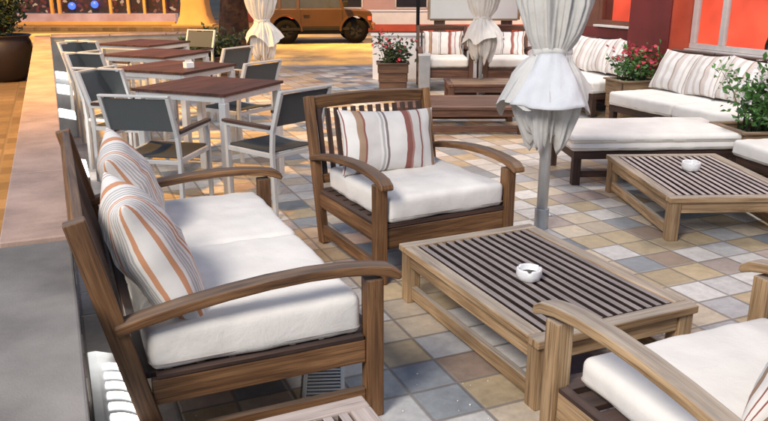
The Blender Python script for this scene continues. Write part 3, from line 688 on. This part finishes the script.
# ------------------------------------------------------------------ closed parasols
def parasol(label, loc, rotz, sc, seed, flap):
    t = thing('closed_parasol', label, 'parasol', loc, rotz, 'closed parasols'); rg = random.Random(seed)
    ph = [rg.uniform(0, 6.28) for _ in range(8)]
    MB().tube([(0, 0, .02), (0, 0, 2.95 * sc)], .039 if flap else .028, 20).build('pole', 'alu', t)
    so_ = MB(); so_.tube([(0, 0, 0), (0, 0, .15)], .050, 20); so_.tube([(.045, 0, .10), (.075, 0, .10)], .010, 8)
    so_.build('pole_socket', 'steel', t, bevel=.003)
    def folds(r, z, a, i, amp, k1=8, ir=0.25):
        ca, sa = math.cos(a), math.sin(a)
        n1 = noise.noise(Vector((ca * 2.1 + ph[0] * 3, sa * 2.1, z * .55 + ph[1])))
        n2 = noise.noise(Vector((ca * 4.3 + ph[2] * 3, sa * 4.3 + 9, z * 1.1 + ph[3])))
        n3 = noise.noise(Vector((ca * 9.0 + ph[4] * 3, sa * 9.0 - 7, z * 2.6)))
        f = 1 - 2.2 * abs(n1); g = 1 - 2.4 * abs(n2)
        lowk = 1.0 if (z > 1.2 * sc or k1 > 8) else max(.22, 1 - (1.2 - z / sc) * 5)
        return r * (1 + amp * (.62 * (f - .45) * (.5 + .5 * lowk) + lowk * (.30 * (g - .45) + .20 * n3)))
    prof = []
    pts = [(.915, .300), (.94, .290), (.98, .270), (1.04, .240), (1.10, .203), (1.15, .168), (1.19, .140), (1.215, .128), (1.235, .122), (1.255, .122), (1.275, .130), (1.31, .152), (1.37, .178), (1.45, .202), (1.55, .226), (1.68, .245), (1.85, .245), (2.05, .225), (2.3, .18), (2.55, .125), (2.75, .07), (2.86, .03)]
    for z, r in pts: prof.append((r * sc, z * sc))
    def fn(r, z, a, i):
        zz = z / sc; amp = .50 * min(1, abs(zz - 1.245) / .25 + .45); rr = folds(r, zz, a, i, amp)
        dz = 0
        if zz < 1.12:
            k = (1.12 - zz) / .22; dz = -k * (.15 * noise.noise(Vector((math.cos(a) * 1.3 + ph[5], math.sin(a) * 1.3, 4))) + .085 * (.5 - abs(math.sin(2 * a + .55))) + .03 * math.cos(a - .9 * PI) * flap + .03 * noise.noise(Vector((math.cos(a) * 4 + ph[6], math.sin(a) * 4, 1)))) * sc
        return rr * (1 + .10 * math.cos(a + ph[7]) * (zz < 1.2)), z + dz
    MB().lathe(prof, 240, fn=fn).build('canopy', 'umbrella', t)
    # the lower gathered hem under the flared skirt
    hp = [(.045, .74), (.08, .67), (.125, .615), (.155, .64), (.178, .70), (.195, .76), (.212, .82), (.222, .88), (.210, .96), (.17, 1.04), (.13, 1.12)]
    hp = [(r * sc, z * sc) for r, z in hp]
    def fh(r, z, a, i):
        zz = z / sc; amp = .50 if i > 0 else 0; rr = folds(r, zz * 1.3, a, i, amp, 14, .45) * (.93 - .16 * abs(math.sin(2.5 * a + ph[1])))
        k = max(0, (.80 - zz) / .2) if i > 0 else 1
        return rr, z + k * (.13 * (abs(math.sin(2.5 * a + ph[1])) - .4) + .10 * noise.noise(Vector((math.cos(a) * 6 + ph[3], math.sin(a) * 6, 2)))) * sc
    MB().lathe(hp, 240, fn=fh).build('hem', 'umbrella', t)
    # tie strap
    st = MB(); st.lathe([(.127 * sc, 1.228 * sc), (.134 * sc, 1.236 * sc), (.134 * sc, 1.262 * sc), (.127 * sc, 1.27 * sc)], 48, fn=lambda r, z, a, i: (r * (1 + .04 * math.sin(8 * a + ph[0])), z + .008 * math.sin(3 * a)))
    st.build('tie_strap', 'umbrella', t)
    if flap:
        f = MB(); nu, nv = 18, 16; b = 0
        for j in range(nv + 1):
            v = j / nv; z = 1.245 - .325 * v
            half = math.asin(min(1, (.075 + .105 * v ** .8) / (.20 + .13 * v))) if False else (.70 + .08 * v)
            rr = .152 + .215 * v ** .95
            for i in range(nu + 1):
                u = i / nu * 2 - 1; a = -PI / 2 + u * half
                r2 = rr - .020 * u * u + .034 * (.5 - abs(noise.noise(Vector((u * 1.6 + v * .5, v * .7, 3.3)))) * 2) * (.35 + v * .65) + .012 * noise.noise(Vector((u * 4, v * 2.5, 8)))
                f.v.append(Vector((r2 * math.cos(a), r2 * math.sin(a), z - .012 * u * u + .012 * math.sin(3 * u + ph[4]) * v)))
        for j in range(nv):
            for i in range(nu):
                q = [j * (nu + 1) + i, j * (nu + 1) + i + 1, (j + 1) * (nu + 1) + i + 1, (j + 1) * (nu + 1) + i]; f.face(q, [(0, 0)] * 4, True)
        o = f.build('front_flap', 'umbrella_flap', t); sm = o.modifiers.new('cloth', 'SOLIDIFY'); sm.thickness = .003
    return t
parasol('large closed cream parasol on a bare metal pole beside the main coffee table', (3.06, 4.24, 0), R(-36), 1.0, 5, True)
parasol('closed parasol with grey brown folds standing before the gold car', (2.92, 11.35, 0), R(20), .90, 17, False)
parasol('small closed cream parasol in front of the far pair of armchairs', (5.70, 9.62, 0), R(-30), .95, 23, False)

# ------------------------------------------------------------------ dining tables and chairs
def dining_table(label, loc, rotz, side=.90, H=.86):
    t = thing('dining_table', label, 'table', loc, rotz, 'square dining tables'); a = side / 2
    b = MB(); n = 7
    for k in range(n): y_ = -a + side * (k + .5) / n; b.board((-a, y_, H - .012), (a, y_, H - .012), side / n - .0025, .024)
    b.build('tabletop', 'table_top', t, bevel=.002)
    f = MB()
    for s in (-1, 1):
        f.board((-a + .02, s * (a - .035), H - .05), (a - .02, s * (a - .035), H - .05), .03, .05); f.board((s * (a - .035), -a + .052, H - .05), (s * (a - .035), a - .052, H - .05), .03, .05)
    f.build('apron', 'alu', t, bevel=.003)
    for sx in (-1, 1):
        for sy in (-1, 1): MB().board((sx * (a - .045), sy * (a - .045), 0), (sx * (a - .045), sy * (a - .045), H - .0755), .062, .062, (0, 1, 0)).build('leg', 'alu', t, bevel=.005)
    return t
DT = [(1.18, 6.42), (1.12, 7.98), (1.16, 9.6), (1.2, 11.3)]
for (x, y), lab in zip(DT, ('square dark red topped dining table nearest the camera', 'second square dining table, with a white box on its top', 'third square dining table back from the camera', 'square dining table farthest back near the end wall')):
    dining_table(lab, (x, y, 0), R(44))
def chair_proto():
    t = thing('dining_chair', 'pale metal dining chair with a dark mesh back', 'chair', (0, 0, 0), 0, 'metal dining chairs'); w2, d2, hs = .245, .25, .50
    k = .016
    for s in (-1, 1):
        MB().board((s * w2, -d2, 0), (s * w2, -d2, .675), .03, .03, (0, 1, 0)).build('leg', 'alu_white', t, bevel=.003)
        MB().strip([(s * w2, d2 + .015, 0), (s * w2, d2, hs), (s * w2, d2 + .015, .66), (s * w2, d2 + .115, .945)], .028, .034).build('rear_leg', 'alu_white', t, bevel=.003)
        MB().board((s * (w2 + .002), -d2 - .03, .688), (s * (w2 + .002), d2 - .0, .688), .044, .022).build('armrest', 'teak_dark', t, bevel=.004)
        MB().board((s * w2, -d2 + .017, .664), (s * w2, d2, .664), .026, .024).build('arm_rail', 'alu_white', t, bevel=.002)
    f = MB()
    for s in (-1, 1): f.board((s * w2, -d2 + .017, hs - .02), (s * w2, d2 - .018, hs - .02), .026, .034)
    f.board((-w2 + .015, -d2, hs - .03), (w2 - .015, -d2, hs - .03), .026, .03); f.board((-w2 + .015, d2 - .01, hs - .03), (w2 - .015, d2 - .01, hs - .03), .026, .03)
    f.build('seat_frame', 'alu_white', t, bevel=.003)
    m = MB(); n = 8
    pts = [(0, -d2 - .01 + (2 * d2) * i / n, hs + .004 - .022 * math.sin(PI * i / n)) for i in range(n + 1)]
    m.strip(pts, 2 * w2 - .03, .008); m.build('seat', 'mesh', t)
    z0, z1 = .70, .93
    m = MB(); m.strip([(0, d2 + .032, z0), (0, d2 + .052, .77), (0, d2 + .078, .85), (0, d2 + .107, z1)], 2 * w2 - .03, .008); m.build('backrest', 'mesh_grey', t)
    MB().board((-w2 - .013, d2 + .118, .952), (w2 + .013, d2 + .118, .952), .036, .016).build('top_rail', 'alu_white', t, bevel=.003)
    return t
proto = chair_proto()
def face(rx, ry):            # rotation that turns the chair's front (-y) towards (rx, ry)
    return math.atan2(rx, -ry)
chairs = []
def put(loc, f, lab):
    r = face(*f)
    if not chairs: o = proto; o.location = (*loc, 0); o.rotation_euler = (0, 0, r); o['label'] = lab
    else: o = dup(proto, (*loc, 0), r, lab)
    chairs.append(o)
put((.66, 5.62), (.55, .83), 'pale metal dining chair with its back to the camera, just behind the left sofa')
put((1.47, 5.52), (-.45, .89), 'metal dining chair at the right side of the nearest dining table')
put((.60, 6.88), (.75, -.66), 'metal dining chair on the far left side of the nearest dining table')
put((.56, 7.42), (.62, .78), 'metal dining chair on the near left side of the second dining table')
put((1.62, 7.42), (-.55, .83), 'metal dining chair on the near right side of the second dining table')
put((.55, 8.62), (.7, -.7), 'metal dining chair on the far left side of the second dining table')
put((.52, 9.05), (.66, .75), 'metal dining chair on the near left side of the third dining table')
put((1.75, 9.1), (-.6, .8), 'metal dining chair on the near right side of the third dining table')
put((.50, 10.25), (.7, -.7), 'metal dining chair on the far left side of the third dining table')
put((.60, 10.8), (.7, .7), 'metal dining chair left of the farthest dining table')
put((1.9, 11.9), (-.7, -.7), 'metal dining chair at the farthest dining table beside the dark bushy plant')
def napkin(label, loc, rz):
    t = thing('napkin_box', label, 'box', loc, rz, 'white table boxes')
    MB().box(-.045, .045, -.035, .035, 0, .06).build('case', 'porcelain', t, bevel=.006)
    MB().box(-.035, .035, -.004, .004, .0605, .08).build('napkin', 'cushion', t)
napkin('white napkin box on the second dining table', (1.22, 7.72, .8605), R(20))

# ------------------------------------------------------------------ far pair of armchairs, lamp, bin, fence, board
for (x, y), lab, sd_ in zip(((5.66, 10.62), (6.60, 10.20)), ('left one of the two dark armchairs at the far end of the terrace', 'right one of the two dark armchairs at the far end of the terrace'), (1, 2)):
    o = lounge('armchair', lab, 'armchair', (x, y, 0), R(-23.4), .80, 'far dark armchairs', 'teak_red', 'teak_dark', slat_n=11)
    side = ('left', 'right')[sd_ - 1]
    cushion('cream seat cushion on the %s far dark armchair' % side, local((x, y, 0), R(-23.4), (0, .44, .366)), R(-23.4), .72, .84, .15, 'cream seat cushions', seed=90 + sd_)
    pillow('red striped pillow on the %s far dark armchair' % side, local((x, y, 0), R(-23.4), (0, .68, .70)), (R(-14), 0, R(-23.4)), .66, .40, .16, 'stripe_red', 'striped pillows', 95 + sd_)
t = thing('table_lamp', 'small glowing white cone lamp on a stand right of the far armchairs', 'lamp', (7.16, 10.18, 0))
MB().box(-.10, .10, -.10, .10, 0, .52).build('stand', 'crate', t, bevel=.006)
MB().lathe([(.001, .5205), (.05, .5205), (.05, .535), (.012, .54), (.012, .60)], 20).build('stem', 'steel', t)
MB().lathe([(.15, .57), (.075, .80), (.001, .80)], 28).build('lamp_shade', 'lamp_white', t)
t = thing('bin', 'slim grey metal bin between the red flower box and the far armchairs', 'bin', (5.33, 10.72, 0), R(-23))
MB().box(-.09, .09, -.09, .09, 0, .56).build('body', 'steel', t, bevel=.01)
MB().box(-.097, .097, -.097, .097, .561, .60).build('lid', 'alu', t, bevel=.006)
fa = R(-23.4)
t = thing('low_wall', 'white rendered low wall behind the far armchairs', 'wall', (6.95, 11.92, 0), fa)
MB().box(-1.85, 2.3, -.08, .08, 0, .75).build('wall_body', 'render', t)
MB().box(-1.88, 2.32, -.11, .11, .751, .79).build('cap_slab', 'render', t, bevel=.006)
t = thing('notice_board', 'pale blank board on two wooden posts behind the far armchairs', 'sign', (7.15, 12.38, 0), fa)
MB().box(-.80, .80, -.02, .02, 1.02, 2.1).build('panel', 'board', t, bevel=.004)
for s in (-1, 1): MB().board((s * .62, .075, 0), (s * .62, .075, 1.9), .20, .09, (0, 1, 0)).build('post', 'teak_red', t, bevel=.006)
fr = MB()
fr.box(-.845, -.802, -.03, .03, 1.0, 2.14); fr.box(.802, .845, -.03, .03, 1.0, 2.14); fr.box(-.80, .80, -.028, .028, .985, 1.018); fr.build('frame', 'crate', t, bevel=.003)
t = thing('metal_post', 'thin dark metal post left of the blank board', 'post', (6.17, 12.70, 0))
MB().tube([(0, 0, 0), (0, 0, 3.2)], .032, 12).build('shaft', 'black', t)
MB().lathe([(.001, .0), (.07, 0), (.07, .02), (.034, .03)], 16).build('base_collar', 'black', t)

# ------------------------------------------------------------------ louvred wall-foot lights
def foot_light(label, loc, L=.72, Wd=.155):
    t = thing('floor_light', label, 'lamp', loc, 0, 'louvred floor lights'); h = .235
    MB().extrude([(0, 0), (Wd, 0), (Wd, .19), (.035, h), (0, h)], lambda a, b, s: (a, (L / 2) * (1 if s else -1), b)).build('housing', 'steel', t, bevel=.004)
    n = 9; m = MB(); d = Vector((Wd - .035, 0, .19 - h)); nn = Vector((h - .19, 0, Wd - .035)).normalized()
    for k in range(n):
        y_ = -L / 2 + .06 + (L - .20) * k / (n - 1)
        a = Vector((.035, y_, h)) + d * .16 + nn * .0035; b = Vector((.035, y_, h)) + d * .97 + nn * .0035
        m.strip([a + (b - a) * q + Vector((0, .018 * math.sin(PI * q), 0)) for q in (0, .25, .5, .75, 1)], .036, .006, (0, 1, 0))
    m.build('louvre', 'louvre', t)
    d2 = bpy.data.lights.new('floor_light_lamp', 'POINT'); d2.energy = 7 * L if loc[1] > 4 else 2.2; d2.color = (1, .95, .88); d2.shadow_soft_size = .16
    lo = bpy.data.objects.new('floor_light_lamp', d2); COL.objects.link(lo); lo.location = (loc[0] + Wd * .75, loc[1] + L * .5 + .12, .34)
    return t
foot_light('grey metal louvred floor light glowing between the wall end and the left sofa', (-.02, 2.62, 0), .84)
foot_light('louvred floor light at the wall foot beside the third dining table', (-.048, 9.4, 0), .7, .2)
foot_light('louvred floor light at the wall foot beside the nearest dining table', (-.048, 6.6, 0), .7, .2)
foot_light('louvred floor light at the wall foot, second from the far end wall', (-.048, 11.6, 0), 1.1, .26)
foot_light('louvred floor light at the wall foot nearest the far end wall', (-.048, 13.4, 0), 1.1, .26)

# ------------------------------------------------------------------ drain and litter
t = thing('drain_grate', 'narrow metal drain grate in the floor under the left sofa', 'grate', (.93, 2.82, 0.0015), R(-20))
g = MB()
for s in (-1, 1): g.board((s * .082, -.36, .004), (s * .082, .36, .004), .018, .008)
for k in range(25): y_ = -.348 + .029 * k; g.board((-.072, y_, .004), (.072, y_, .004), .014, .008)
g.build('bars', 'alu', t, bevel=.001)
MB().box(-.09, .09, -.36, .36, -.001, .0006).build('channel', 'black', t)
rg = random.Random(12); c = MB()
for k in range(36):
    if k < 15: x, y = rg.gauss(1.38, .16), rg.gauss(2.42, .16)
    elif k < 28: x, y = rg.gauss(.50, .14), rg.gauss(2.62, .12)
    else: x, y = rg.gauss(.16, .06), rg.gauss(3.45, .18)
    r = rg.uniform(.002, .006)
    c.lathe([(.0005, 0), (r, r * .3), (r * .8, r), (.0005, r * 1.3)], 6, (x, y, .0005))
o = c.build('crumbs', 'cushion'); o['kind'] = 'stuff'; o['label'] = 'pale crumbs and petals scattered on the tiles near the left sofa'; o['category'] = 'litter'

# ------------------------------------------------------------------ restaurant on the right
t = thing('restaurant', 'dark red restaurant front with lit coral windows along the right side', 'building', (7.2, 0, 0))
MB().box(0, .25, -1.0, 7.2, 0, .86).build('wall', 'red_paint', t)
MB().box(0, .25, 7.92, 9.35, 0, 1.05).build('wall', 'red_paint', t)
MB().box(-.02, .27, -1.0, 9.35, 2.75, 4.2).build('wall', 'red_paint', t)
MB().box(0, .25, 8.93, 9.35, 1.052, 2.748).build('wall', 'brown_paint', t)
p = MB().box(-.32, .08, 7.2, 7.918, 0, 2.748).build('pillar', 'red_paint', t, bevel=.006)
MB().box(-.30, .015, 7.165, 7.196, 0, 2.748).build('pillar_lit_face', 'orange_paint_and_lit_face', p)  # orange-red colour paints window light onto this face of the red pillar
def window(y0, y1, z0, z1, posts, frame):
    f = MB()
    for y_ in posts: f.box(-.01, .05, y_ - .035, y_ + .035, z0 + .061, z1 - .061)
    f.box(-.012, .05, y0, y1, z1 - .06, z1); f.box(-.012, .05, y0, y1, z0, z0 + .06)
    fo = f.build('window', frame, t, bevel=.004)
    MB().box(.020, .026, y0 + .01, y1 - .01, z0 + .03, z1 - .03).build('pane', 'pane_glass', fo)
    MB().box(-.09, .20, y0, y1, z0 - .032, z0 - .003).build('sill', 'white_frame', fo, bevel=.004)
    return fo
window(-.9, 7.16, .90, 2.74, (-.8, 1.6, 4.0, 6.68, 7.12), 'white_frame')
window(7.95, 8.92, 1.10, 2.74, (8.0, 8.88), 'brown_paint')
MB().box(1.5, 1.6, -1.0, 9.3, 0, 3.6).build('back_wall', 'coral_glow', t)
MB().box(.26, 1.5, -1.0, 9.3, -.02, .02).build('room_floor', 'brown_paint', t); MB().box(.26, 1.5, 9.25, 9.34, .021, 3.6).build('side_wall', 'coral_glow', t)
MB().box(.28, 1.5, -1.0, 9.24, 2.76, 2.82).build('room_ceiling', 'orange_paint_and_lit_face', t)
c = MB(); c.box(.75, 1.2, 2.0, 6.4, .88, .92); c.box(.80, 1.15, 2.1, 6.3, .021, .878); c.build('counter', 'black', t, bevel=.01)
t = thing('picture', 'small pale framed picture on the coral wall inside the big window', 'picture', (8.66, 8.1, 1.62))
MB().box(0, .03, -.22, .22, 0, .7).build('frame', 'brown_paint', t); MB().box(-.006, -.001, -.17, .17, .05, .65).build('sheet', 'rose', t)
t = thing('bar_stool', 'dark chair standing inside behind the big coral window', 'chair', (7.75, 6.15, .02), R(70))
for sx in (-1, 1):
    for sy in (-1, 1): MB().board((sx * .17, sy * .17, 0), (sx * .15, sy * .15, .62), .03, .03, (0, 1, 0)).build('leg', 'black', t)
MB().box(-.2, .2, -.2, .2, .622, .66).build('seat', 'black', t, bevel=.01)
MB().strip([(-.2, .19, .66), (-.21, .2, .95), (-.12, .22, 1.1), (.12, .22, 1.1), (.21, .2, .95), (.2, .19, .66)], .03, .03, (0, 1, 0)).build('backrest', 'black', t, bevel=.005)

# ------------------------------------------------------------------ street: tree, cars, far facades
t = thing('tree', 'tree with a brown orange trunk standing left of the gold car', 'tree', (4.27, 19.45, -.15))
def tf(r, z, a, i): return r * (1 + .16 * math.sin(3 * a + z) + .08 * math.sin(7 * a + 2 * z)), z
MB().lathe([(.46, -.02), (.38, .25), (.33, .7), (.30, 1.4), (.27, 2.4), (.22, 3.4), (.10, 4.6)], 28, fn=tf).build('trunk', 'bark', t)
rg = random.Random(9); br_ = MB(); ends = []
for k in range(9):
    a = 2 * PI * k / 9 + rg.uniform(-.3, .3); z0 = rg.uniform(2.6, 4.0); e = (math.cos(a) * rg.uniform(1, 2), math.sin(a) * rg.uniform(1, 2), z0 + rg.uniform(1.0, 2.0))
    q = [(0, 0, z0), (e[0] * .5, e[1] * .5, (z0 + e[2]) / 2 + .2), e]; br_.tube(q, [.09, .06, .02], 6); ends.append(e)
br_.build('limb', 'bark', t)
def lf(g):
    e = g.choice(ends); return (e[0] + g.gauss(0, .45), e[1] + g.gauss(0, .45), e[2] + g.gauss(0, .4)), (g.uniform(-1, 1), g.uniform(-1, 1), .2)
MB().leaves(lf, 1500, .22, rg, .5).build('crown', 'leaf_dark', t)

def car(name, label, loc, rotz, L, Wd, paint, wr, boxy, wb, fo):
    """front towards +x, ground at z = 0"""
    t = thing(name, label, 'car', loc, rotz); hw = Wd / 2
    xr, xf = -wb / 2, wb / 2; x0, x1 = xr - (L - wb - fo), xf + fo; ar = wr * 1.22
    belt, hood, sill_ = (1.03, .98, .42) if boxy else (.92, .82, .30)
    def arch(cx): return [(cx + ar * math.cos(PI - PI * k / 10), wr + ar * math.sin(PI - PI * k / 10)) for k in range(11)]
    poly = [(x0, sill_ + .08)] + [(xr - ar, sill_)] + arch(xr)[1:-1] + [(xr + ar, sill_)] + [(xf - ar, sill_)] + arch(xf)[1:-1] + [(xf + ar, sill_), (x1, sill_ + .08), (x1, hood - .12), (x1 - .06, hood - .02)] + \
        ([(xf - .32, belt - .02), (xf - .36, belt), (x0 + .02, belt), (x0, belt - .1)] if boxy else [(xf - .15, belt - .02), (xf - .2, belt), (x0 + .1, belt + .03), (x0, belt - .15)])
    MB().extrude(poly, lambda a, b, s: (a, hw if s else -hw, b)).build('body', paint, t, bevel=.035, seg=3)
    u = MB(); u.box(x0 + .1, x1 - .1, -hw + .12, hw - .12, .28, sill_ + .25); u.build('underbody', 'black', t)
    rz_ = 1.86 if boxy else 1.44; ws = (xf - .36, xf - .58) if boxy else (xf - .25, xf - .95); bk = (x0 + .05, x0 + .14) if boxy else (x0 + .2, x0 + .6)
    top = MB(); ins = .10
    def ring(z, xa, xb, w_): return [(xa, -w_, z), (xb, -w_, z), (xb, w_, z), (xa, w_, z)]
    q = ring(belt - .01, bk[0], ws[0], hw - .03) + ring(rz_, bk[1], ws[1], hw - ins)
    g = MB(); g.v = [Vector(v) for v in q]
    for f in ((0, 1, 5, 4), (1, 2, 6, 5), (2, 3, 7, 6), (3, 0, 4, 7)): g.face(f, [(0, 0)] * 4)
    g.face((4, 5, 6, 7), [(0, 0)] * 4)
    g.build('window', 'car_glass', t)
    def lerp(x_low, x_high, s): return (x_low, s * (hw - .028), belt - .02), (x_high, s * (hw - ins + .003), rz_)
    xm = (bk[0] + ws[0]) / 2
    for s in (-1, 1):
        for a, b_ in ((bk[0] + .03, bk[1] + .03), (xm - .10, xm - .06), (ws[0] - .03, ws[1] - .03)) + (((bk[0] + .62, bk[1] + .58),) if boxy else ()):
            p0, p1 = lerp(a, b_, s); MB().board(p0, p1, .09, .05, (0, s, .2)).build('pillar', paint, t, bevel=.01)
    MB().box(bk[1] - .02, ws[1] + .02, -hw + ins - .02, hw - ins + .02, rz_ + .002, rz_ + .06).build('roof', paint, t, bevel=.02)
    for cx in (xr, xf):
        for s in (-1, 1):
            wm = MB(); y_ = s * (hw - .09); prof = [(wr * .55, -.10), (wr * .93, -.10), (wr, -.06), (wr, .06), (wr * .93, .10), (wr * .55, .10)]
            n = 28
            for r, d in prof:
                for k in range(n): a = 2 * PI * k / n; wm.v.append(Vector((cx + r * math.cos(a), y_ + d, wr + r * math.sin(a))))
            for i in range(len(prof) - 1):
                for k in range(n): k2 = (k + 1) % n; wm.face((i * n + k, i * n + k2, (i + 1) * n + k2, (i + 1) * n + k), [(0, 0)] * 4, True)
            wo = wm.build('wheel', 'tyre', t)
            rm = MB(); rm.tube([(cx, y_ - .07, wr), (cx, y_ + .07, wr)], wr * .56, 24)
            for k in range(5): a = 2 * PI * k / 5; rm.board((cx, y_ + s * .082, wr), (cx + wr * .52 * math.cos(a), y_ + s * .082, wr + wr * .52 * math.sin(a)), .07, .02, (0, 1, 0))
            rm.build('rim', 'steel' if not boxy else 'black', wo)
            fl = MB(); fl.strip([(cx + (ar + .02) * math.cos(PI * k / 12), s * (hw + .012), wr + (ar + .02) * math.sin(PI * k / 12)) for k in range(13)], .07, .06, (0, 1, 0)); fl.build('fender_flare', 'car_gold' if boxy else paint, t, bevel=.01)
    b = MB(); b.box(x1 - .03, x1 + .10, -hw - .01, hw + .01, .40, .62); b.box(x0 - .09, x0 + .03, -hw - .01, hw + .01, .40, .62); b.build('bumper', 'black' if not boxy else 'brown_paint', t, bevel=.03)
    for s in (-1, 1):
        MB().tube([(x1 - .02, s * (hw - .22), hood - .28), (x1 + .025, s * (hw - .22), hood - .28)], .11, 20).build('headlight', 'headlight', t)
        MB().box(x1 - .14, x1 - .03, s * hw - .012, s * hw + .012, hood - .30, hood - .18).build('indicator', 'orange_paint_and_lit_face', t)
        d = MB(); dx0, dx1 = xm - .02, ws[0] - .04
        for xx in (dx0, dx1): d.box(xx - .006, xx + .006, s * hw - .004, s * hw + .004, sill_ + .08, belt - .04)
        d.box(dx0 + .007, dx1 - .007, s * hw - .004, s * hw + .004, sill_ + .08, sill_ + .094); d.build('door_seam', 'black', t)
        MB().box(dx0 + .08, dx0 + .26, s * hw - .02, s * hw + .02, belt - .22, belt - .18).build('door_handle', 'black', t)
        MB().box(x0 + .7, x1 - .7, s * (hw + .004) - .012, s * (hw + .004) + .012, sill_ - .02, sill_ + .06).build('side_sill', 'black', t)
        MB().box(ws[0] - .02, ws[0] + .12, s * (hw + .11) - .10, s * (hw + .11) + .10, belt + .05, belt + .22).build('mirror', 'black' if boxy else paint, t, bevel=.02)
    return t
car('parked_car', 'boxy gold off road car parked across the street', (7.68, 22.82, -.15), R(-14.5), 3.45, 1.6, 'car_gold', .37, True, 2.10, .50)
t = thing('low_wall', 'long pale blue white low wall across the street behind the gold car', 'wall', (12.6, 26.2, -.15), R(-23.4))
MB().box(-3.4, 7.5, -.12, .12, .26, .72).build('wall_body', 'render', t); MB().box(-3.4, 7.5, -.125, .125, 0, .258).build('plinth', 'orange_paint_and_lit_face', t)
MB().box(-3.45, 7.55, -.16, .16, .722, .78).build('cap_slab', 'car_white', t, bevel=.01)

# far facades across the street
t = thing('shop', 'lit shop front across the street with ochre posts and blue lights', 'building', (3.2, 32.9, -.03), R(-23.4))
MB().box(-13, 1.7, .3, .6, .45, 4).build('wall', 'shop_glow', t)
MB().box(-13, 1.7, -.15, .298, 0, .42).build('plinth', 'plinth_glow', t, bevel=.01)
MB().box(-13, 1.7, -.30, -.155, 0, .12).build('step', 'ochre', t)
for x in (-6.6, -3.3, -3.0, -.92, -.2, .45, 1.25): MB().box(x - .05, x + .05, -.12, .02, .421, 4).build('post', 'ochre', t)
t2 = t
t = thing('ochre_pillar', 'ochre pillar with a flared foot at the end of the shop front', 'pillar', (5.42, 31.5, -.03), R(-23.4))
MB().lathe([(.78, 0), (.70, .15), (.60, .40), (.54, .8), (.52, 1.6), (.52, 4)], 4 * 8, fn=lambda r, z, a, i: (r * (1 / max(abs(math.cos(a)), abs(math.sin(a)))) ** .6, z)).build('shaft', 'ochre', t)
MB().box(-.8, .8, -.8, .8, -.02, .06).build('foot', 'ochre', t, bevel=.01)
for (dx, z, lab) in ((-2.55, .72, 'left blue ball light in the shop front'), (-1.62, .78, 'right blue ball light in the shop front')):
    c_, s_ = math.cos(R(-23.4)), math.sin(R(-23.4))
    t = thing('ball_light', lab, 'lamp', (3.2 + dx * c_ - .1 * s_, 32.9 + dx * s_ + .1 * c_, z - .03), 0, 'blue ball lights')
    MB().lathe([(.001, -.15), (.06, -.137), (.11, -.1), (.14, -.05), (.15, 0), (.14, .05), (.11, .1), (.06, .137), (.001, .15)], 20).build('globe', 'blue_lamp', t)
    MB().tube([(0, 0, .15), (0, 0, 1.4)], .012, 6).build('cord', 'black', t)
t = thing('house', 'rose coloured house front behind the parked cars', 'building', (13.6, 30.6, -.03), R(-23.4))
MB().box(-7.4, 4.0, 0, .4, .35, 4.2).build('wall', 'rose', t)
MB().box(-7.4, 4.0, -.06, .4, 0, .348).build('plinth', 'orange_paint_and_lit_face', t)
for x in (-5.4, -2.6, .2):
    f = MB(); f.box(x - .06, x, -.03, .03, .6, 2.4); f.box(x + 1.3, x + 1.36, -.03, .03, .6, 2.4); f.box(x, x + 1.3, -.03, .03, .54, .6)
    fo = f.build('window', 'white_frame', t); MB().box(x, x + 1.3, -.008, -.003, .6, 2.4).build('pane', 'glass_dark', fo)
t = thing('house', 'brown house front far behind the blank board and large parasol', 'building', (22.2, 26.9, -.03), R(-23.4))
MB().box(-5.2, 9, 0, .4, .3, 4.2).build('wall', 'brown_paint', t)
MB().box(-5.2, 9, -.06, .4, 0, .298).build('plinth', 'ochre', t)
for x in (-3.6, -.8, 2.0): MB().box(x, x + 1.1, -.03, -.002, .31, 2.3).build('door', 'teak_dark', t)
